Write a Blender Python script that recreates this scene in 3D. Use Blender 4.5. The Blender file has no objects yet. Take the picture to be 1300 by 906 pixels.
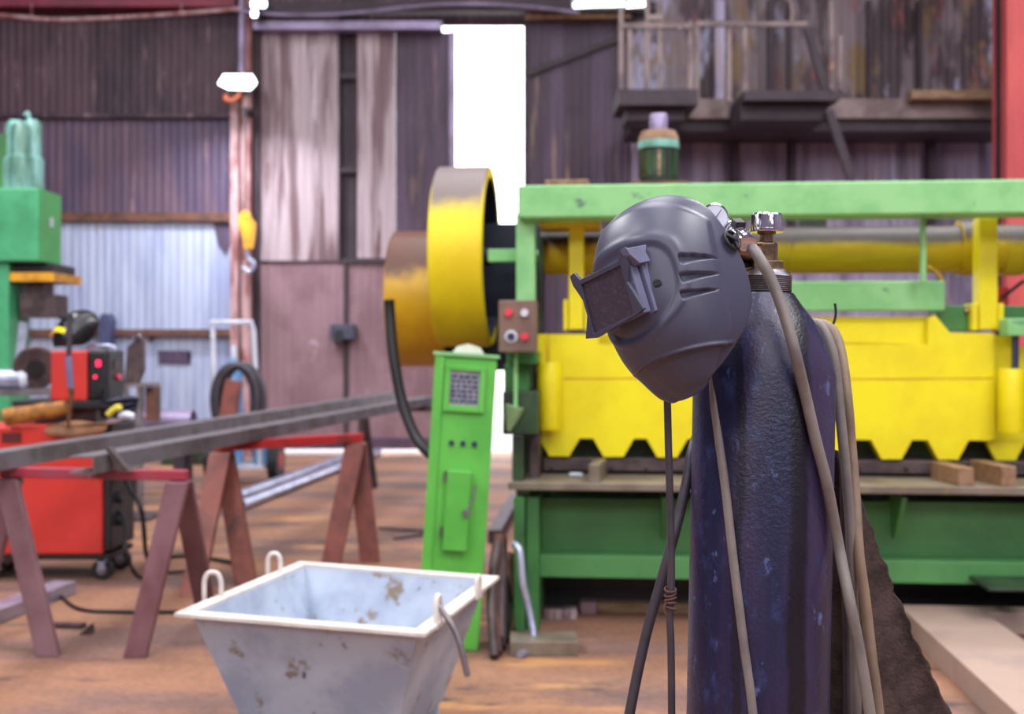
import bpy, bmesh, math, random
from mathutils import Vector, Matrix
pi = math.pi
random.seed(7)
SC = bpy.context.scene
COL = SC.collection
FPX, CAMH, HY = 1500.0, 1.45, 440.0

def at(px, py, d):
    return Vector(((px - 650) / FPX * d, d, CAMH - (py - HY) / FPX * d))
def gx(px, d): return (px - 650) / FPX * d
def gz(py, d): return CAMH - (py - HY) / FPX * d
def floor_at(px, py):
    d = FPX * CAMH / (py - HY)
    return Vector((gx(px, d), d, 0))

# ------------------------------------------------------------------ materials
def lin(c): return c / 12.92 if c <= .04045 else ((c + .055) / 1.055) ** 2.4
def S(r, g, b): return (lin(r / 255), lin(g / 255), lin(b / 255), 1)
MATS = {}
def mat(name, col, rough=.5, metal=0.0, col2=None, scale=6, stretch=(1, 1, 1), lo=.4, hi=.65,
        chip=None, chip_lo=.6, chip_hi=.64, chip_scale=9, chip_stretch=(1, 1, 1), bump=.08, bump_scale=40,
        coat=0, rough_var=.12, fine=None, fine_stretch=None, fine_amt=.25, spec=.5, top_tint=None, streak=None):
    if name in MATS: return MATS[name]
    m = bpy.data.materials.new(name); m.use_nodes = True
    nt = m.node_tree; N = nt.nodes; K = nt.links
    b = N['Principled BSDF']
    b.inputs['Metallic'].default_value = metal
    b.inputs['Roughness'].default_value = rough
    b.inputs['Specular IOR Level'].default_value = spec
    b.inputs['Coat Weight'].default_value = coat
    b.inputs['Coat Roughness'].default_value = .15
    tc = N.new('ShaderNodeTexCoord')
    oi = N.new('ShaderNodeObjectInfo')
    def noise(sc, st, detail=5, rgh=.6):
        mp = N.new('ShaderNodeMapping'); mp.inputs['Scale'].default_value = st
        K.new(tc.outputs['Object'], mp.inputs['Vector'])
        n = N.new('ShaderNodeTexNoise'); n.noise_dimensions = '4D'
        n.inputs['Scale'].default_value = sc; n.inputs['Detail'].default_value = detail
        n.inputs['Roughness'].default_value = rgh
        mu = N.new('ShaderNodeMath'); mu.operation = 'MULTIPLY'; mu.inputs[1].default_value = 37
        K.new(oi.outputs['Random'], mu.inputs[0]); K.new(mu.outputs[0], n.inputs['W'])
        K.new(mp.outputs[0], n.inputs['Vector']); return n.outputs['Fac']
    def ramp(f, a, z):
        r = N.new('ShaderNodeMapRange'); r.interpolation_type = 'SMOOTHSTEP'
        r.inputs['From Min'].default_value = a; r.inputs['From Max'].default_value = z
        K.new(f, r.inputs['Value']); return r.outputs['Result']
    def mix(f, a, z):
        x = N.new('ShaderNodeMix'); x.data_type = 'RGBA'
        K.new(f, x.inputs['Factor'])
        for s, v in ((6, a), (7, z)):
            if isinstance(v, tuple): x.inputs[s].default_value = v
            else: K.new(v, x.inputs[s])
        return x.outputs[2]
    base = col
    f1 = noise(scale, stretch)
    c2 = col2 or tuple(x * .72 for x in col[:3]) + (1,)
    cur = mix(ramp(f1, lo, hi), base, c2)
    if fine:
        ff = noise(fine, fine_stretch or (1, 1, 1), 3)
        dk = N.new('ShaderNodeMix'); dk.data_type = 'RGBA'; dk.blend_type = 'MULTIPLY'
        r = ramp(ff, .35, .65)
        mm = N.new('ShaderNodeMath'); mm.operation = 'MULTIPLY'; mm.inputs[1].default_value = fine_amt
        K.new(r, mm.inputs[0]); K.new(mm.outputs[0], dk.inputs['Factor'])
        K.new(cur, dk.inputs[6]); dk.inputs[7].default_value = (.25, .22, .22, 1); cur = dk.outputs[2]
    chips = chip if isinstance(chip, list) else ([(chip, chip_lo, chip_hi, chip_scale, chip_stretch)] if chip else [])
    for (cc, a, z, sc, st) in chips:
        cur = mix(ramp(noise(sc, st, 7, .65), a, z), cur, cc)
    if streak:
        # dried run-down stain at a given place on the thing (object coordinates)
        sx = N.new('ShaderNodeSeparateXYZ'); K.new(tc.outputs['Object'], sx.inputs[0])
        for (xc, hw, cc) in streak:
            wob = noise(9, (1, 1, .6), 4)
            a1 = N.new('ShaderNodeMath'); a1.operation = 'MULTIPLY_ADD'; a1.inputs[1].default_value = .03; K.new(wob, a1.inputs[0]); K.new(sx.outputs['X'], a1.inputs[2])
            a2 = N.new('ShaderNodeMath'); a2.operation = 'SUBTRACT'; a2.inputs[1].default_value = xc + .015; K.new(a1.outputs[0], a2.inputs[0])
            a3 = N.new('ShaderNodeMath'); a3.operation = 'ABSOLUTE'; K.new(a2.outputs[0], a3.inputs[0])
            a4 = N.new('ShaderNodeMath'); a4.operation = 'LESS_THAN'; a4.inputs[1].default_value = 0; K.new(sx.outputs['Y'], a4.inputs[0])
            a5 = N.new('ShaderNodeMath'); a5.operation = 'MULTIPLY'; K.new(a4.outputs[0], a5.inputs[0]); K.new(ramp(a3.outputs[0], hw, hw * .5), a5.inputs[1])
            cur = mix(a5.outputs[0], cur, cc)
    if top_tint:
        # second colour mixed in on upward faces, edge broken by noise
        ge = N.new('ShaderNodeNewGeometry'); sz = N.new('ShaderNodeSeparateXYZ'); K.new(ge.outputs['Normal'], sz.inputs[0])
        ad = N.new('ShaderNodeMath'); ad.operation = 'MULTIPLY_ADD'; ad.inputs[1].default_value = .5
        K.new(noise(top_tint[3], (1, 1, 1), 4), ad.inputs[0]); K.new(sz.outputs['Z'], ad.inputs[2])
        cur = mix(ramp(ad.outputs[0], top_tint[1] + .25, top_tint[2] + .25), cur, top_tint[0])
    K.new(cur, b.inputs['Base Color'])
    if rough_var:
        rr = N.new('ShaderNodeMapRange')
        rr.inputs['To Min'].default_value = max(.03, rough - rough_var); rr.inputs['To Max'].default_value = min(1, rough + rough_var)
        K.new(noise(scale * 2.3, (1, 1, 1)), rr.inputs['Value']); K.new(rr.outputs['Result'], b.inputs['Roughness'])
    if bump:
        bp = N.new('ShaderNodeBump'); bp.inputs['Strength'].default_value = bump; bp.inputs['Distance'].default_value = .01
        K.new(noise(bump_scale, (1, 1, 1), 4), bp.inputs['Height']); K.new(bp.outputs[0], b.inputs['Normal'])
    MATS[name] = m
    return m
def glow(name, col, st):
    if name in MATS: return MATS[name]
    m = bpy.data.materials.new(name); m.use_nodes = True
    b = m.node_tree.nodes['Principled BSDF']
    b.inputs['Base Color'].default_value = col
    b.inputs['Emission Color'].default_value = col; b.inputs['Emission Strength'].default_value = st
    MATS[name] = m; return m

RUST = S(92, 60, 50)
M_yel = mat('yellow paint', S(234, 219, 2), .5, col2=S(224, 204, 2), scale=3, chip=[(S(120, 96, 20), .68, .74, 7, (1, 1, 1))], bump=.04, coat=.1)
M_yel2 = mat('dark yellow paint', S(214, 176, 10), .4, col2=S(190, 140, 14), scale=3, chip=[(S(110, 66, 34), .6, .66, 4, (1, 1, 1))], bump=.04)
M_shaft = mat('greased yellow paint', S(214, 184, 16), .55, col2=S(196, 160, 24), scale=3, stretch=(.4, 2, 2), bump=.03, top_tint=(S(48, 40, 30), -.05, .4, 3))
M_grn_l = mat('pale green paint', S(138, 196, 128), .5, col2=S(116, 180, 110), scale=4, chip=[(S(70, 86, 88), .6, .66, 5, (.7, 1, 1.3)), (RUST, .69, .72, 14, (1, 1, 1))], bump=.05)
M_grn = mat('bright green paint', S(94, 180, 70), .42, col2=S(80, 164, 62), scale=3, chip=[(S(190, 230, 180), .7, .76, 6, (2, 2, .6))], bump=.04)
M_grn_d = mat('dark green paint', S(66, 128, 62), .5, col2=S(52, 104, 56), scale=2.5, chip=[(S(58, 50, 38), .63, .72, 5, (1, 1, 1))], bump=.05)
M_grn_dd = mat('grimy green paint', S(50, 78, 44), .55, col2=S(28, 34, 28), scale=4, lo=.35, hi=.6, bump=.08)
M_apron = mat('mid green paint', S(78, 138, 76), .5, col2=S(66, 120, 68), scale=1.8, chip=[(S(64, 66, 44), .66, .74, 5, (1, 1, 1))], bump=.05)
M_teal = mat('teal green paint', S(70, 160, 110), .42, col2=S(56, 138, 92), scale=3, bump=.03)
M_tealL = mat('pale teal enamel', S(126, 176, 168), .35, col2=S(80, 120, 100), scale=5, stretch=(2, 2, .5), bump=.03)
M_red = mat('red powder coat', S(202, 52, 42), .45, col2=S(188, 48, 42), scale=2, bump=.02)
M_redpost = mat('salmon red paint', S(204, 88, 84), .55, col2=S(184, 76, 76), scale=2, stretch=(2, 2, .4), chip=[(S(110, 80, 80), .68, .72, 8, (1, 1, .6))])
M_tresbar = mat('worn crimson paint', S(150, 44, 62), .55, col2=S(120, 74, 84), scale=5, chip=[(S(196, 150, 160), .62, .7, 6, (1, 1, 1))])
M_tresleg = mat('worn plum primer', S(122, 86, 92), .45, col2=S(100, 62, 66), scale=4, stretch=(1, 1, .5), chip=[(S(84, 56, 50), .6, .68, 6, (1, 1, .5))])
M_tresfar = mat('brick red primer', S(138, 76, 64), .6, col2=S(104, 58, 52), scale=4, chip=[(S(80, 52, 44), .62, .7, 6, (1, 1, .5))])
M_dark = mat('black plastic', S(26, 26, 30), .5, scale=8, bump=.04)
M_black = mat('black rubber', S(18, 18, 22), .6, scale=8, bump=.05)
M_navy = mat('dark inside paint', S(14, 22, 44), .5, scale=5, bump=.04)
M_steel = mat('worn steel', S(150, 146, 148), .42, .85, col2=S(112, 104, 104), scale=6, bump=.05)
M_beam = mat('mill scale steel', S(116, 112, 118), .5, .3, col2=S(92, 86, 86), scale=5, stretch=(1, 1, 1), chip=[(S(120, 100, 82), .6, .72, 7, (1, 1, 1))])
M_galv = mat('galvanised steel', S(186, 192, 214), .34, .6, col2=S(150, 156, 184), scale=8, bump=.04)
M_chrome = mat('chrome', S(214, 212, 222), .14, 1, scale=8, bump=0, rough_var=.04)
M_brass = mat('tarnished brass', S(158, 134, 106), .3, .9, col2=S(98, 80, 64), scale=30, bump=.04)
M_table = mat('oiled table steel', S(134, 124, 108), .5, .3, col2=S(112, 100, 88), scale=5, chip=[(S(132, 116, 72), .6, .7, 9, (1, 1, 1))])
M_die = mat('dark tool steel', S(88, 72, 72), .5, .3, col2=S(58, 46, 48), scale=8)
M_block = mat('rusty block', S(142, 112, 84), .7, col2=S(120, 84, 60), scale=14, bump=.2)
M_rust = mat('brown rust', S(110, 72, 56), .75, col2=S(78, 52, 46), scale=8, bump=.2)
M_wood = mat('old wood', S(142, 116, 88), .75, col2=S(110, 86, 64), scale=5, stretch=(1, 6, 6), bump=.1)
M_tub = mat('pale blue grey tub paint', S(172, 182, 196), .55, col2=S(146, 156, 176), scale=4, chip=[(S(124, 108, 90), .57, .66, 9, (1, 1, 1)), (S(74, 66, 62), .64, .69, 16, (1, 1, 1))], bump=.07)
M_rim = mat('chalky rim paint', S(214, 206, 198), .6, col2=S(194, 184, 176), scale=6, chip=[(S(150, 118, 88), .64, .7, 12, (1, 1, 1))])
M_hose = mat('grey brown rubber hose', S(124, 116, 110), .5, col2=S(104, 96, 94), scale=14, bump=.06)
M_hose2 = mat('tan rubber hose', S(140, 120, 100), .5, col2=S(118, 100, 84), scale=14, bump=.06)
M_hosed = mat('dark grey hose', S(64, 58, 66), .45, col2=S(48, 44, 52), scale=14, bump=.05)
M_felt = mat('dark brown felt', S(80, 66, 62), .95, col2=S(54, 44, 42), scale=18, bump=.5, bump_scale=160, spec=.15)
M_leather = mat('orange brown leather', S(170, 112, 40), .75, col2=S(110, 70, 34), scale=14, bump=.2)
M_card = mat('brown canvas', S(140, 100, 72), .85, col2=S(116, 82, 58), scale=10, bump=.2)
M_white = mat('white enamel tube', S(206, 208, 220), .4, col2=S(180, 184, 200), scale=6, bump=.02)
M_blue = mat('sky blue paint', S(116, 166, 210), .45, col2=S(92, 140, 190), scale=4, bump=.03)
M_hook = mat('crane yellow', S(216, 156, 30), .5, col2=S(180, 120, 30), scale=6)
M_hatch = mat('hard hat black', S(22, 20, 22), .3, scale=6, bump=.02)
M_concrete = mat('concrete', S(176, 172, 170), .9, col2=S(150, 146, 142), scale=1.5, bump=.1)
M_cbox = mat('brown switch box paint', S(120, 92, 80), .5, col2=S(100, 76, 68), scale=6)
M_btn_r = mat('red button', S(230, 60, 80), .3, bump=0); M_btn_w = mat('white button', S(220, 220, 230), .3, bump=0); M_btn_b = mat('dark blue button', S(40, 50, 80), .3, bump=0)
M_plate = mat('grey rating plate', S(150, 150, 158), .45, .3, col2=S(120, 120, 130), scale=20, bump=.05)
M_led = glow('red led', (1, .02, .08, 1), 2.0)
M_tube = glow('lamp light', (.86, 1, 1, 1), 9.0)
# ------------------------------------------------------------------ mesh builder
class MB:
    def __init__(s): s.bm = bmesh.new()
    def _add(s, verts, faces, M=None):
        vs = [s.bm.verts.new((M @ Vector(v)) if M else v) for v in verts]
        out = []
        for f in faces:
            try: out.append(s.bm.faces.new([vs[i] for i in f]))
            except ValueError: pass
        return out
    def box(s, a, b, M=None):
        x0, y0, z0 = [min(a[i], b[i]) for i in range(3)]; x1, y1, z1 = [max(a[i], b[i]) for i in range(3)]
        v = [(x0, y0, z0), (x1, y0, z0), (x1, y1, z0), (x0, y1, z0), (x0, y0, z1), (x1, y0, z1), (x1, y1, z1), (x0, y1, z1)]
        s._add(v, [(0, 3, 2, 1), (4, 5, 6, 7), (0, 1, 5, 4), (1, 2, 6, 5), (2, 3, 7, 6), (3, 0, 4, 7)], M); return s
    def bar(s, p, q, w, h, up=(0, 0, 1)):
        p = Vector(p); q = Vector(q); d = (q - p); L = d.length; d.normalize()
        u = Vector(up)
        if abs(d.dot(u)) > .98: u = Vector((0, 1, 0))
        x = d.cross(u).normalized(); z = x.cross(d).normalized()
        M = Matrix(((x.x, d.x, z.x, p.x), (x.y, d.y, z.y, p.y), (x.z, d.z, z.z, p.z), (0, 0, 0, 1)))
        return s.box((-w / 2, 0, -h / 2), (w / 2, L, h / 2), M)
    def prism(s, poly, y0, y1, M=None, hole=None):
        # poly in (x,z); extruded y0..y1
        n = len(poly)
        if not hole:
            v = [(x, y0, z) for x, z in poly] + [(x, y1, z) for x, z in poly]
            f = [tuple(range(n)), tuple(range(2 * n - 1, n - 1, -1))] + [(i, i + n, (i + 1) % n + n, (i + 1) % n) for i in range(n)]
            fs = s._add(v, f, M)
            bmesh.ops.triangulate(s.bm, faces=[q for q in fs[:2] if len(q.verts) > 4])
        return s
    def lathe(s, prof, seg=32, M=None, cap=True):
        # prof (r,z) list, axis z
        vs = []; fs = []
        for (r, z) in prof:
            for k in range(seg):
                a = 2 * pi * k / seg; vs.append((r * math.cos(a), r * math.sin(a), z))
        for i in range(len(prof) - 1):
            for k in range(seg):
                k2 = (k + 1) % seg
                fs.append((i * seg + k, i * seg + k2, (i + 1) * seg + k2, (i + 1) * seg + k))
        if cap:
            fs.append(tuple(range(seg - 1, -1, -1))); b = (len(prof) - 1) * seg; fs.append(tuple(range(b, b + seg)))
        s._add(vs, fs, M); return s
    def cyl(s, p, q, r, r2=None, seg=20):
        p = Vector(p); q = Vector(q); d = q - p; L = d.length
        M = Matrix.Translation(p) @ d.to_track_quat('Z', 'Y').to_matrix().to_4x4()
        return s.lathe([(r, 0), (r if r2 is None else r2, L)], seg, M)
    def tube(s, pts, r, seg=10, sub=8, closed=False):
        P = [Vector(p) for p in pts]; Q = []
        n = len(P)
        if n > 2 and sub > 1:
            rng = n if closed else n - 1
            for i in range(rng):
                p0 = P[(i - 1) % n] if (closed or i > 0) else P[0]
                p1 = P[i]; p2 = P[(i + 1) % n]
                p3 = P[(i + 2) % n] if (closed or i + 2 < n) else P[-1]
                for k in range(sub):
                    f = k / sub
                    Q.append(.5 * ((2 * p1) + (-p0 + p2) * f + (2 * p0 - 5 * p1 + 4 * p2 - p3) * f * f + (-p0 + 3 * p1 - 3 * p2 + p3) * f ** 3))
            if not closed: Q.append(P[-1])
        else: Q = P
        m = len(Q); vs = []; fs = []
        nrm = None
        for i in range(m):
            a = Q[(i - 1) % m] if (closed or i) else Q[0]; b = Q[(i + 1) % m] if (closed or i < m - 1) else Q[-1]
            t = (b - a).normalized()
            if nrm is None:
                nrm = t.cross(Vector((0, 0, 1)) if abs(t.z) < .9 else Vector((0, 1, 0))).normalized()
            nrm = (nrm - t * nrm.dot(t)).normalized(); bi = t.cross(nrm)
            rr = r(i / (m - 1)) if callable(r) else r
            for k in range(seg):
                an = 2 * pi * k / seg
                vs.append(Q[i] + (nrm * math.cos(an) + bi * math.sin(an)) * rr)
        for i in range(m if closed else m - 1):
            j = (i + 1) % m
            for k in range(seg):
                k2 = (k + 1) % seg; fs.append((i * seg + k, i * seg + k2, j * seg + k2, j * seg + k))
        if not closed:
            fs.append(tuple(range(seg - 1, -1, -1))); b = (m - 1) * seg; fs.append(tuple(range(b, b + seg)))
        s._add(vs, fs); return s
    def grid(s, fn, nu, nv, wrap=False):
        vs = [fn(i / nu, j / nv) for i in range(nu + 1) for j in range(nv + 1)]
        fs = [(i * (nv + 1) + j, (i + 1) * (nv + 1) + j, (i + 1) * (nv + 1) + j + 1, i * (nv + 1) + j + 1) for i in range(nu) for j in range(nv)]
        s._add(vs, fs); return s
    def build(s, name, m, parent=None, smooth=None, bevel=0, solid=0, loc=None, recalc=True):
        if recalc: bmesh.ops.recalc_face_normals(s.bm, faces=s.bm.faces[:])
        me = bpy.data.meshes.new(name); s.bm.to_mesh(me); s.bm.free()
        if smooth is not None:
            for p in me.polygons: p.use_smooth = True
            if smooth < 179: me.set_sharp_from_angle(angle=math.radians(smooth))
        me.materials.append(m)
        o = bpy.data.objects.new(name, me); COL.objects.link(o)
        if parent: o.parent = parent
        if loc is not None: o.location = loc
        if solid:
            md = o.modifiers.new('thickness', 'SOLIDIFY'); md.thickness = solid; md.offset = -1
        if bevel:
            md = o.modifiers.new('bevel', 'BEVEL'); md.width = bevel; md.segments = 2; md.limit_method = 'ANGLE'; md.angle_limit = .7
        return o
def tag(o, label, cat, group=None):
    o['label'] = label; o['category'] = cat
    if group: o['group'] = group
    return o
def empty(name, loc=(0, 0, 0), rz=0):
    o = bpy.data.objects.new(name, None); COL.objects.link(o); o.location = loc; o.rotation_euler = (0, 0, rz); o.empty_display_size = .1
    return o
def thing(name, label, cat, loc=(0, 0, 0), rz=0, group=None):
    return tag(empty(name, loc, rz), label, cat, group)
def struct(o): o['kind'] = 'structure'; return o
def rebase(o):
    """put the origin of a single-mesh thing at the bottom centre of its mesh"""
    vs = o.data.vertices
    lo = [min(v.co[i] for v in vs) for i in range(3)]; hi = [max(v.co[i] for v in vs) for i in range(3)]
    c = Vector(((lo[0] + hi[0]) / 2, (lo[1] + hi[1]) / 2, lo[2]))
    o.data.transform(Matrix.Translation(-c)); o.location = o.location + c
    return o

# ================================================================== camera
cam = bpy.data.cameras.new('camera'); co = bpy.data.objects.new('camera', cam); COL.objects.link(co)
co.location = (0, 0, CAMH); co.rotation_euler = (pi / 2, 0, 0)
cam.sensor_fit = 'HORIZONTAL'; cam.sensor_width = 36; cam.lens = 36 * FPX / 1300; cam.shift_y = -(453 - HY) / 1300 * 1.0
cam.dof.use_dof = True; cam.dof.focus_distance = 1.74; cam.dof.aperture_fstop = 4.5
cam.clip_end = 300
SC.camera = co
SC.view_settings.view_transform = 'Standard'; SC.view_settings.look = 'None'; SC.view_settings.gamma = 1
SC.view_settings.use_curve_mapping = False; SC.view_settings.exposure = -0.12
SC.cycles.use_denoising = True
SC.cycles.max_bounces = 6; SC.cycles.diffuse_bounces = 4

# ================================================================== light
w = bpy.data.worlds.new('sky'); SC.world = w; w.use_nodes = True
bg = w.node_tree.nodes['Background']; bg.inputs[0].default_value = (.93, .93, 1.0, 1); bg.inputs[1].default_value = 6.5
def area(name, loc, rot, sx, sy, power, col=(1, 1, 1), portal=False):
    l = bpy.data.lights.new(name, 'AREA'); l.shape = 'RECTANGLE'; l.size = sx; l.size_y = sy; l.energy = power; l.color = col
    if portal: l.cycles.is_portal = True
    o = bpy.data.objects.new(name, l); COL.objects.link(o); o.location = loc; o.rotation_euler = rot; return o

# ================================================================== setting
D = 16.0
X0, X1, Y0, Y1, ZC = -13.0, 11.0, -10.0, 16.0, 9.0
def wx(px): return gx(px, D)
def wz(py): return gz(py, D)
M_floor = mat('earthy shop floor', S(150, 106, 80), .75, col2=S(112, 84, 76), scale=.9, stretch=(.6, 1.6, 1), lo=.42, hi=.62,
              chip=[(S(184, 132, 84), .56, .66, 1.3, (.5, 1.4, 1)), (S(72, 58, 58), .58, .65, 1.6, (.6, 2.2, 1)), (S(150, 136, 140), .68, .74, 2.2, (.7, 2, 1))], bump=.25, bump_scale=18, fine=30, fine_amt=.3)
floor = struct(MB().box((X0, Y0, -.2), (X1, Y1 + .3, 0)).build('floor', M_floor))
out = struct(MB().box((-60, Y1 + .3, -.25), (60, 90, -.02)).build('yard_ground', M_concrete))
out2 = struct(MB().box((-60, -60, -.25), (60, Y0, -.02)).build('yard_ground', M_concrete))

# wall sheets
M_wallA = mat('dark plum rusted sheet', S(84, 60, 70), .6, .1, col2=S(58, 40, 50), scale=1.1, stretch=(1.6, 1, .35), lo=.44, hi=.58, chip=[(S(158, 126, 134), .57, .72, 3.6, (2.6, 1, .3)), (S(50, 34, 44), .6, .72, 1.4, (3, 1, .3))], bump=.05, fine=5, fine_stretch=(6, 1, .2), fine_amt=.35)
M_wallA2 = mat('mauve rusted sheet', S(100, 78, 94), .55, .1, col2=S(82, 66, 92), scale=1.1, stretch=(1.6, 1, .35), lo=.44, hi=.58, chip=[(S(172, 132, 130), .58, .74, 3.4, (3.2, 1, .3)), (S(78, 54, 62), .6, .74, 1.6, (2.6, 1, .4))], bump=.05, fine=5, fine_stretch=(6, 1, .2), fine_amt=.3)
M_wallB = mat('pale blue grey painted sheet', S(178, 188, 212), .55, .1, col2=S(152, 162, 194), scale=1.2, stretch=(2, 1, .4), chip=[(S(150, 138, 112), .62, .76, 2.0, (2.2, 1, .35)), (S(112, 116, 150), .64, .72, 2.6, (4, 1, .12))], bump=.05, fine=4, fine_stretch=(5, 1, .2), fine_amt=.18)
M_gateP = mat('pale rusted gate sheet', S(176, 158, 162), .5, .15, col2=S(112, 86, 90), scale=1.5, stretch=(3, 1, .2), lo=.45, hi=.58, chip=[(S(98, 68, 68), .56, .66, 2.2, (3.0, 1, .3)), (S(214, 202, 206), .6, .72, 2.6, (4, 1, .16))], bump=.05, fine=5, fine_stretch=(6, 1, .15), fine_amt=.2)
M_gateV = mat('violet grey gate sheet', S(86, 66, 88), .55, .1, col2=S(66, 48, 64), scale=1.3, stretch=(2.4, 1, .2), lo=.44, hi=.58, chip=[(S(160, 132, 106), .58, .7, 1.8, (3.6, 1, .2))], bump=.05, fine=5, fine_stretch=(6, 1, .15), fine_amt=.25)
M_gateL = mat('dusty pink gate sheet', S(142, 112, 118), .6, .1, col2=S(122, 92, 98), scale=1.6, stretch=(1, 1, .8), chip=[(S(168, 148, 152), .62, .72, 2.4, (1, 1, 1))], bump=.05)
M_wallR = mat('lavender grey sheet', S(168, 156, 180), .55, .05, col2=S(116, 104, 128), scale=1.3, stretch=(2.6, 1, .25), lo=.44, hi=.58, chip=[(S(156, 130, 106), .56, .68, 2.0, (3, 1, .2)), (S(176, 172, 202), .56, .68, 2.6, (3, 1, .2)), (S(62, 50, 64), .62, .72, 1.3, (3, 1, .12))], bump=.05, fine=5, fine_stretch=(6, 1, .15), fine_amt=.25)
M_wallRU = mat('patchy brown grey sheet', S(128, 112, 116), .6, .05, col2=S(72, 54, 60), scale=1.2, stretch=(1.8, 1, .5), lo=.46, hi=.54,
               chip=[(S(160, 158, 180), .53, .60, 1.0, (1.8, 1, .5)), (S(122, 96, 66), .53, .6, 1.3, (1.4, 1, .7)), (S(52, 38, 42), .55, .62, 1.1, (1.6, 1, .5)), (S(132, 72, 72), .58, .66, 1.5, (2, 1, .6))], bump=.05, fine=5, fine_stretch=(5, 1, .3), fine_amt=.25)
M_purl = mat('dark girt steel', S(62, 48, 56), .6, .2, col2=S(48, 38, 44), scale=4)
M_crim = mat('crimson girder paint', S(132, 34, 58), .55, col2=S(104, 30, 48), scale=3)
M_lav = mat('lavender grey rail paint', S(150, 136, 168), .4, .3, col2=S(120, 106, 130), scale=3)
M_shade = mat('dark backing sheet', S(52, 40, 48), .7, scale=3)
M_col = mat('flaking pink and white column', S(186, 150, 150), .55, col2=S(130, 70, 66), scale=5, stretch=(2, 2, .5), chip=[(S(60, 46, 50), .62, .68, 5, (2, 2, .5))])
M_beamR = mat('bleached walkway beam', S(140, 122, 118), .6, .1, col2=S(92, 76, 78), scale=2, stretch=(1, 1, 1), chip=[(S(170, 124, 96), .6, .7, 2, (1, 1, 1)), (S(196, 186, 200), .66, .72, 1.6, (1, 1, 1))])

wall_back = struct(empty('wall_back', (0, D, 0)))
def sheet(x0, x1, z0, z1, m, y=0.0, amp=.0035, period=.11, parent=None, name='cladding_sheet'):
    n = max(4, int((x1 - x0) / period * 8))
    b = MB()
    def f(u, v):
        x = x0 + (x1 - x0) * u
        wv = math.sin(2 * pi * x / period)
        return (x, y - amp * max(-.7, min(.7, wv)) / .7, z0 + (z1 - z0) * v)
    b.grid(f, n, 1)
    return b.build(name, m, parent or wall_back, solid=.004, recalc=False)
# left part
sheet(X0, wx(305), wz(148), ZC, M_wallA)
sheet(X0, wx(305), wz(278), wz(148) + .03, M_wallA2, y=-.015)
sheet(X0, wx(305), 0, wz(278), M_wallB, y=-.04)
# header above gates + right part
sheet(wx(305), wx(800), wz(30), ZC, M_wallA, y=.12)
sheet(wx(800), X1, wz(165), ZC, M_wallRU)
sheet(wx(800), X1, 0, wz(165), M_wallR, y=.02)
# dark outside lining so that no light leaks through the seams
lin_ = MB()
lin_.box((X0 - .2, .2, 0), (wx(331), .26, ZC)); lin_.box((wx(790), .2, 0), (X1 + .2, .26, ZC)); lin_.box((wx(320), .2, wz(27)), (wx(800), .26, ZC))
lin_.build('backing', M_shade, wall_back)
tr = struct(empty('trim_1', (0, D, 0)))   # girts on the back wall
g = MB(); g.box((X0, -.13, wz(282)), (wx(303), -.05, wz(271))); g.build('girt', M_rust, tr)
g = MB(); g.box((X0, -.11, wz(151)), (wx(303), -.03, wz(146))); g.build('girt', M_wallA, tr)
g = MB(); g.box((X0, -.15, wz(426)), (wx(303), -.06, wz(418))); g.build('girt', M_rust, tr)
g = MB(); g.box((X0, -.3, wz(16)), (wx(305), -.05, wz(-14))); g.build('girder', M_crim, tr)
g = MB(); g.box((wx(326), -.25, wz(43)), (wx(562), -.05, wz(33))); g.build('gate_track', M_lav, tr)
g = MB(); g.box((wx(308), -.3, wz(22)), (wx(830), -.12, wz(10))); g.build('girder', M_purl, tr)
g = MB(); g.box((wx(666), -.2, wz(28)), (wx(800), -.05, wz(20))); g.build('girder', M_block, tr)
# paint patches missing from the pale wall
pt = MB(); pt.prism([(wx(272), wz(283)), (wx(303), wz(283)), (wx(301), wz(300)), (wx(293), wz(312)), (wx(289), wz(324)), (wx(279), wz(312))], -.062, -.058)
pt.prism([(wx(202), wz(445)), (wx(244), wz(445)), (wx(240), wz(452)), (wx(244), wz(462)), (wx(203), wz(461))], -.062, -.058)
pt.prism([(wx(190), wz(426)), (wx(200), wz(426)), (wx(192), wz(436))], -.062, -.058)
pt.build('bare_patch', M_wallA2, wall_back)
# column between wall and gate
col = struct(empty('trim_2', (0, D, 0)))
MB().cyl((wx(318), -.25, 0), (wx(318), -.25, ZC), .075, seg=16).build('pipe', M_col, col, smooth=40)
MB().box((wx(296), -.16, 0), (wx(306), -.04, wz(105))).build('post', M_col, col)
MB().box((wx(323), -.12, 0), (wx(331), .1, ZC)).build('jamb', M_purl, col)
MB().cyl((wx(314), -.36, wz(110)), (wx(315), -.36, ZC), .05, seg=14).build('upper_pipe', M_lav, col, smooth=40)
# gates
d1 = struct(empty('door_1', (0, D, 0)))
zt = wz(41)
sheet(wx(331), wx(430), wz(332), zt, M_gateP, y=-.02, parent=d1)
sheet(wx(454), wx(502), wz(332), zt, M_gateP, y=-.02, parent=d1)
sheet(wx(502), wx(573), wz(332), zt, M_gateV, y=-.01, parent=d1)
sheet(wx(331), wx(437), .07, wz(333), M_gateL, y=-.03, parent=d1, amp=.005)
sheet(wx(441), wx(573), .07, wz(333), M_gateL, y=-.02, parent=d1, amp=.005)
sheet(wx(428), wx(456), .07, zt + .25, M_shade, y=.10, parent=d1)  # dark sheet added to keep the unclad gap dark and stop light leaks
fr = MB(); fr.box((wx(429), -.01, .07), (wx(431.5), .12, zt)); fr.box((wx(430), 0, wz(219)), (wx(455), .06, wz(212)))
fr.box((wx(430), 0, wz(100)), (wx(455), .06, wz(92))); fr.box((wx(437), -.06, .07), (wx(442), .0, wz(334)))
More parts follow.
